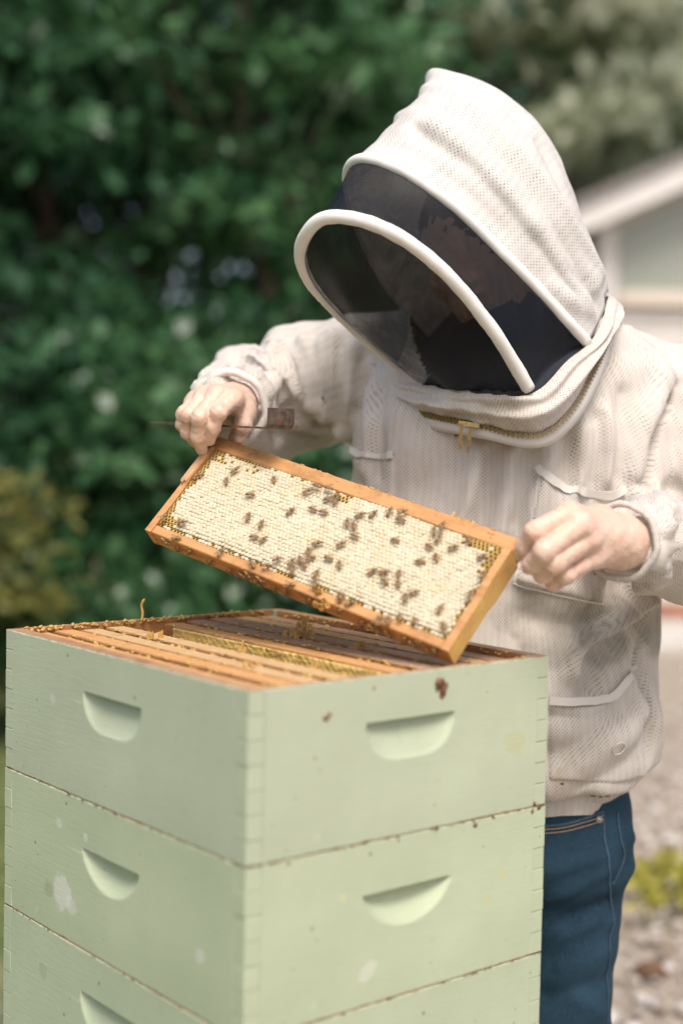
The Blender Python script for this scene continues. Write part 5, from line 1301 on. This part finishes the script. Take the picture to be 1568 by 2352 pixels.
for nm_, pts, wd, m, of in (('pocket_seam', [(1250, 1898), (1306, 1891), (1356, 1876), (1384, 1863)], .0045, M_fade, .0006), ('stitching', [(1250, 1905), (1306, 1898), (1356, 1884), (1383, 1872)], .0011, M_sti, .0008), ('stitching', [(1250, 1914), (1306, 1907), (1358, 1893), (1384, 1882)], .0011, M_sti, .0006),
                            ('side_seam', [(1383, 1861), (1390, 1945), (1398, 2029), (1405, 2096), (1398, 2169), (1395, 2281), (1394, 2352)], .0032, M_fade, .0006), ('back_pocket_edge', [(1416, 1868), (1424, 1930), (1430, 1975), (1440, 2060)], .0032, M_fade, .0008)):
    V, F, uv, *_ = ribbon(pts, wd, .0008, of, 60, jb); obj(nm_, mesh(nm_, V - PR, F, True, uv=uv), m, jeans)
p_, n_ = surf(1374, 1882, .0015, 1.93, jb); e1 = np.cross(n_, (0, 0, 1.)); e1 /= np.linalg.norm(e1); e2 = np.cross(n_, e1); Vr = []
for (r_, z_) in ((.0052, 0), (.0050, .0012), (.0024, .0014), (.0020, .0030), (.0006, .0034)):
    for t in range(14): a = t * 2 * math.pi / 14; Vr.append(p_ + r_ * (math.cos(a) * e1 + math.sin(a) * e2) + n_ * z_)
obj('rivet', mesh('rivet', np.array(Vr) - PR, grid_faces(5, 14, True), True), plain('rivet_metal', (.55, .52, .48), .35, .9, .1, 100, .05), jeans)
for s, x in ((1, .318), (-1, .12)):
    G, o_ = grid((x - .07, 1.82, .0), (x + .07, 2.12, .13), .006)
    f = smin(ellip(G, (x, 1.95, .028), (.047, .125, .05)), cone(G, (x, 2.0, .04), (x, 2.01, .11), .052, .05), .02); f = np.maximum(f, .003 - G[..., 2])
    Vb, Fb = surface_nets(f, o_, .006); pobj('shoe', smooth_mesh(Vb, Fb, 1), Fb, plain('shoe_leather', (.07, .05, .035), .6, 0, .2, 60, .2))

# ------------------------------------------------------------------ hive tool lying across the image-left hand
M_tool = NM('worn_steel'); k = M_tool; v = k.coord()
c = k.mix(k.ramp(k.noise(v, 90, 5, .7), [(.4, 0), (.6, 1)]), (.045, .03, .022), (.14, .10, .075)); c = k.mix(k.ramp(k.noise(v, 60, 5, .7), [(.54, 0), (.64, .8)]), c, (.26, .045, .02)); c = k.mix(k.ramp(k.noise(v, 60, 4), [(.72, 0), (.76, .9)]), c, (.75, .60, .28))
M_tool = k.fin(c, .45, k.bump(k.noise(v, 200, 4), .3, .0008), .0)
ta, tb_ = at(366, 973, 1.905), at(632, 986, 1.735); tx = (tb_ - ta) / np.linalg.norm(tb_ - ta); tz_ = np.array([0, 0, 1.]); ty = np.cross(tz_, tx); ty /= np.linalg.norm(ty); tz_ = np.cross(tx, ty)
TL = np.linalg.norm(tb_ - ta)
tool = empty('hive_tool', tuple(ta), 0, 'rusty red flat hive tool with upturned hook gripped in the far hand', 'hive tool')
tool.matrix_world = Matrix(((tx[0], ty[0], tz_[0], ta[0]), (tx[1], ty[1], tz_[1], ta[1]), (tx[2], ty[2], tz_[2], ta[2]), (0, 0, 0, 1)))
def strip(prof, wfun, t_):                  # profile in x,z swept across y
    P = np.array(prof, float); T = np.gradient(P, axis=0); T /= np.linalg.norm(T, axis=1)[:, None]; Nn = np.stack([-T[:, 1], T[:, 0]], 1); V = []
    for i, p in enumerate(P):
        w_ = wfun(i / (len(P) - 1))
        for (s, n2) in ((-1, 0), (1, 0), (1, 1), (-1, 1)): q = p + Nn[i] * t_ * n2; V.append((q[0], s * w_ / 2, q[1]))
    F = [(i * 4 + a, i * 4 + (a + 1) % 4, i * 4 + 4 + (a + 1) % 4, i * 4 + 4 + a) for i in range(len(P) - 1) for a in range(4)] + [(3, 2, 1, 0), tuple((len(P) - 1) * 4 + a for a in range(4))]
    return V, F
mb = MB(); mb.add(*strip([(x, 0) for x in np.linspace(0, TL, 12)], lambda t: .026 + .012 * abs(t - .4), .0022)); mb.build('blade', M_tool, tool)
cv = [(TL + .0002, 0), (TL + .004, .0003), (TL + .008, .002), (TL + .0105, .006), (TL + .0112, .012), (TL + .0112, .020), (TL + .0108, .026)]
mb = MB(); mb.add(*strip(cv, lambda t: .042, .0022)); mb.build('hook', M_tool, tool)
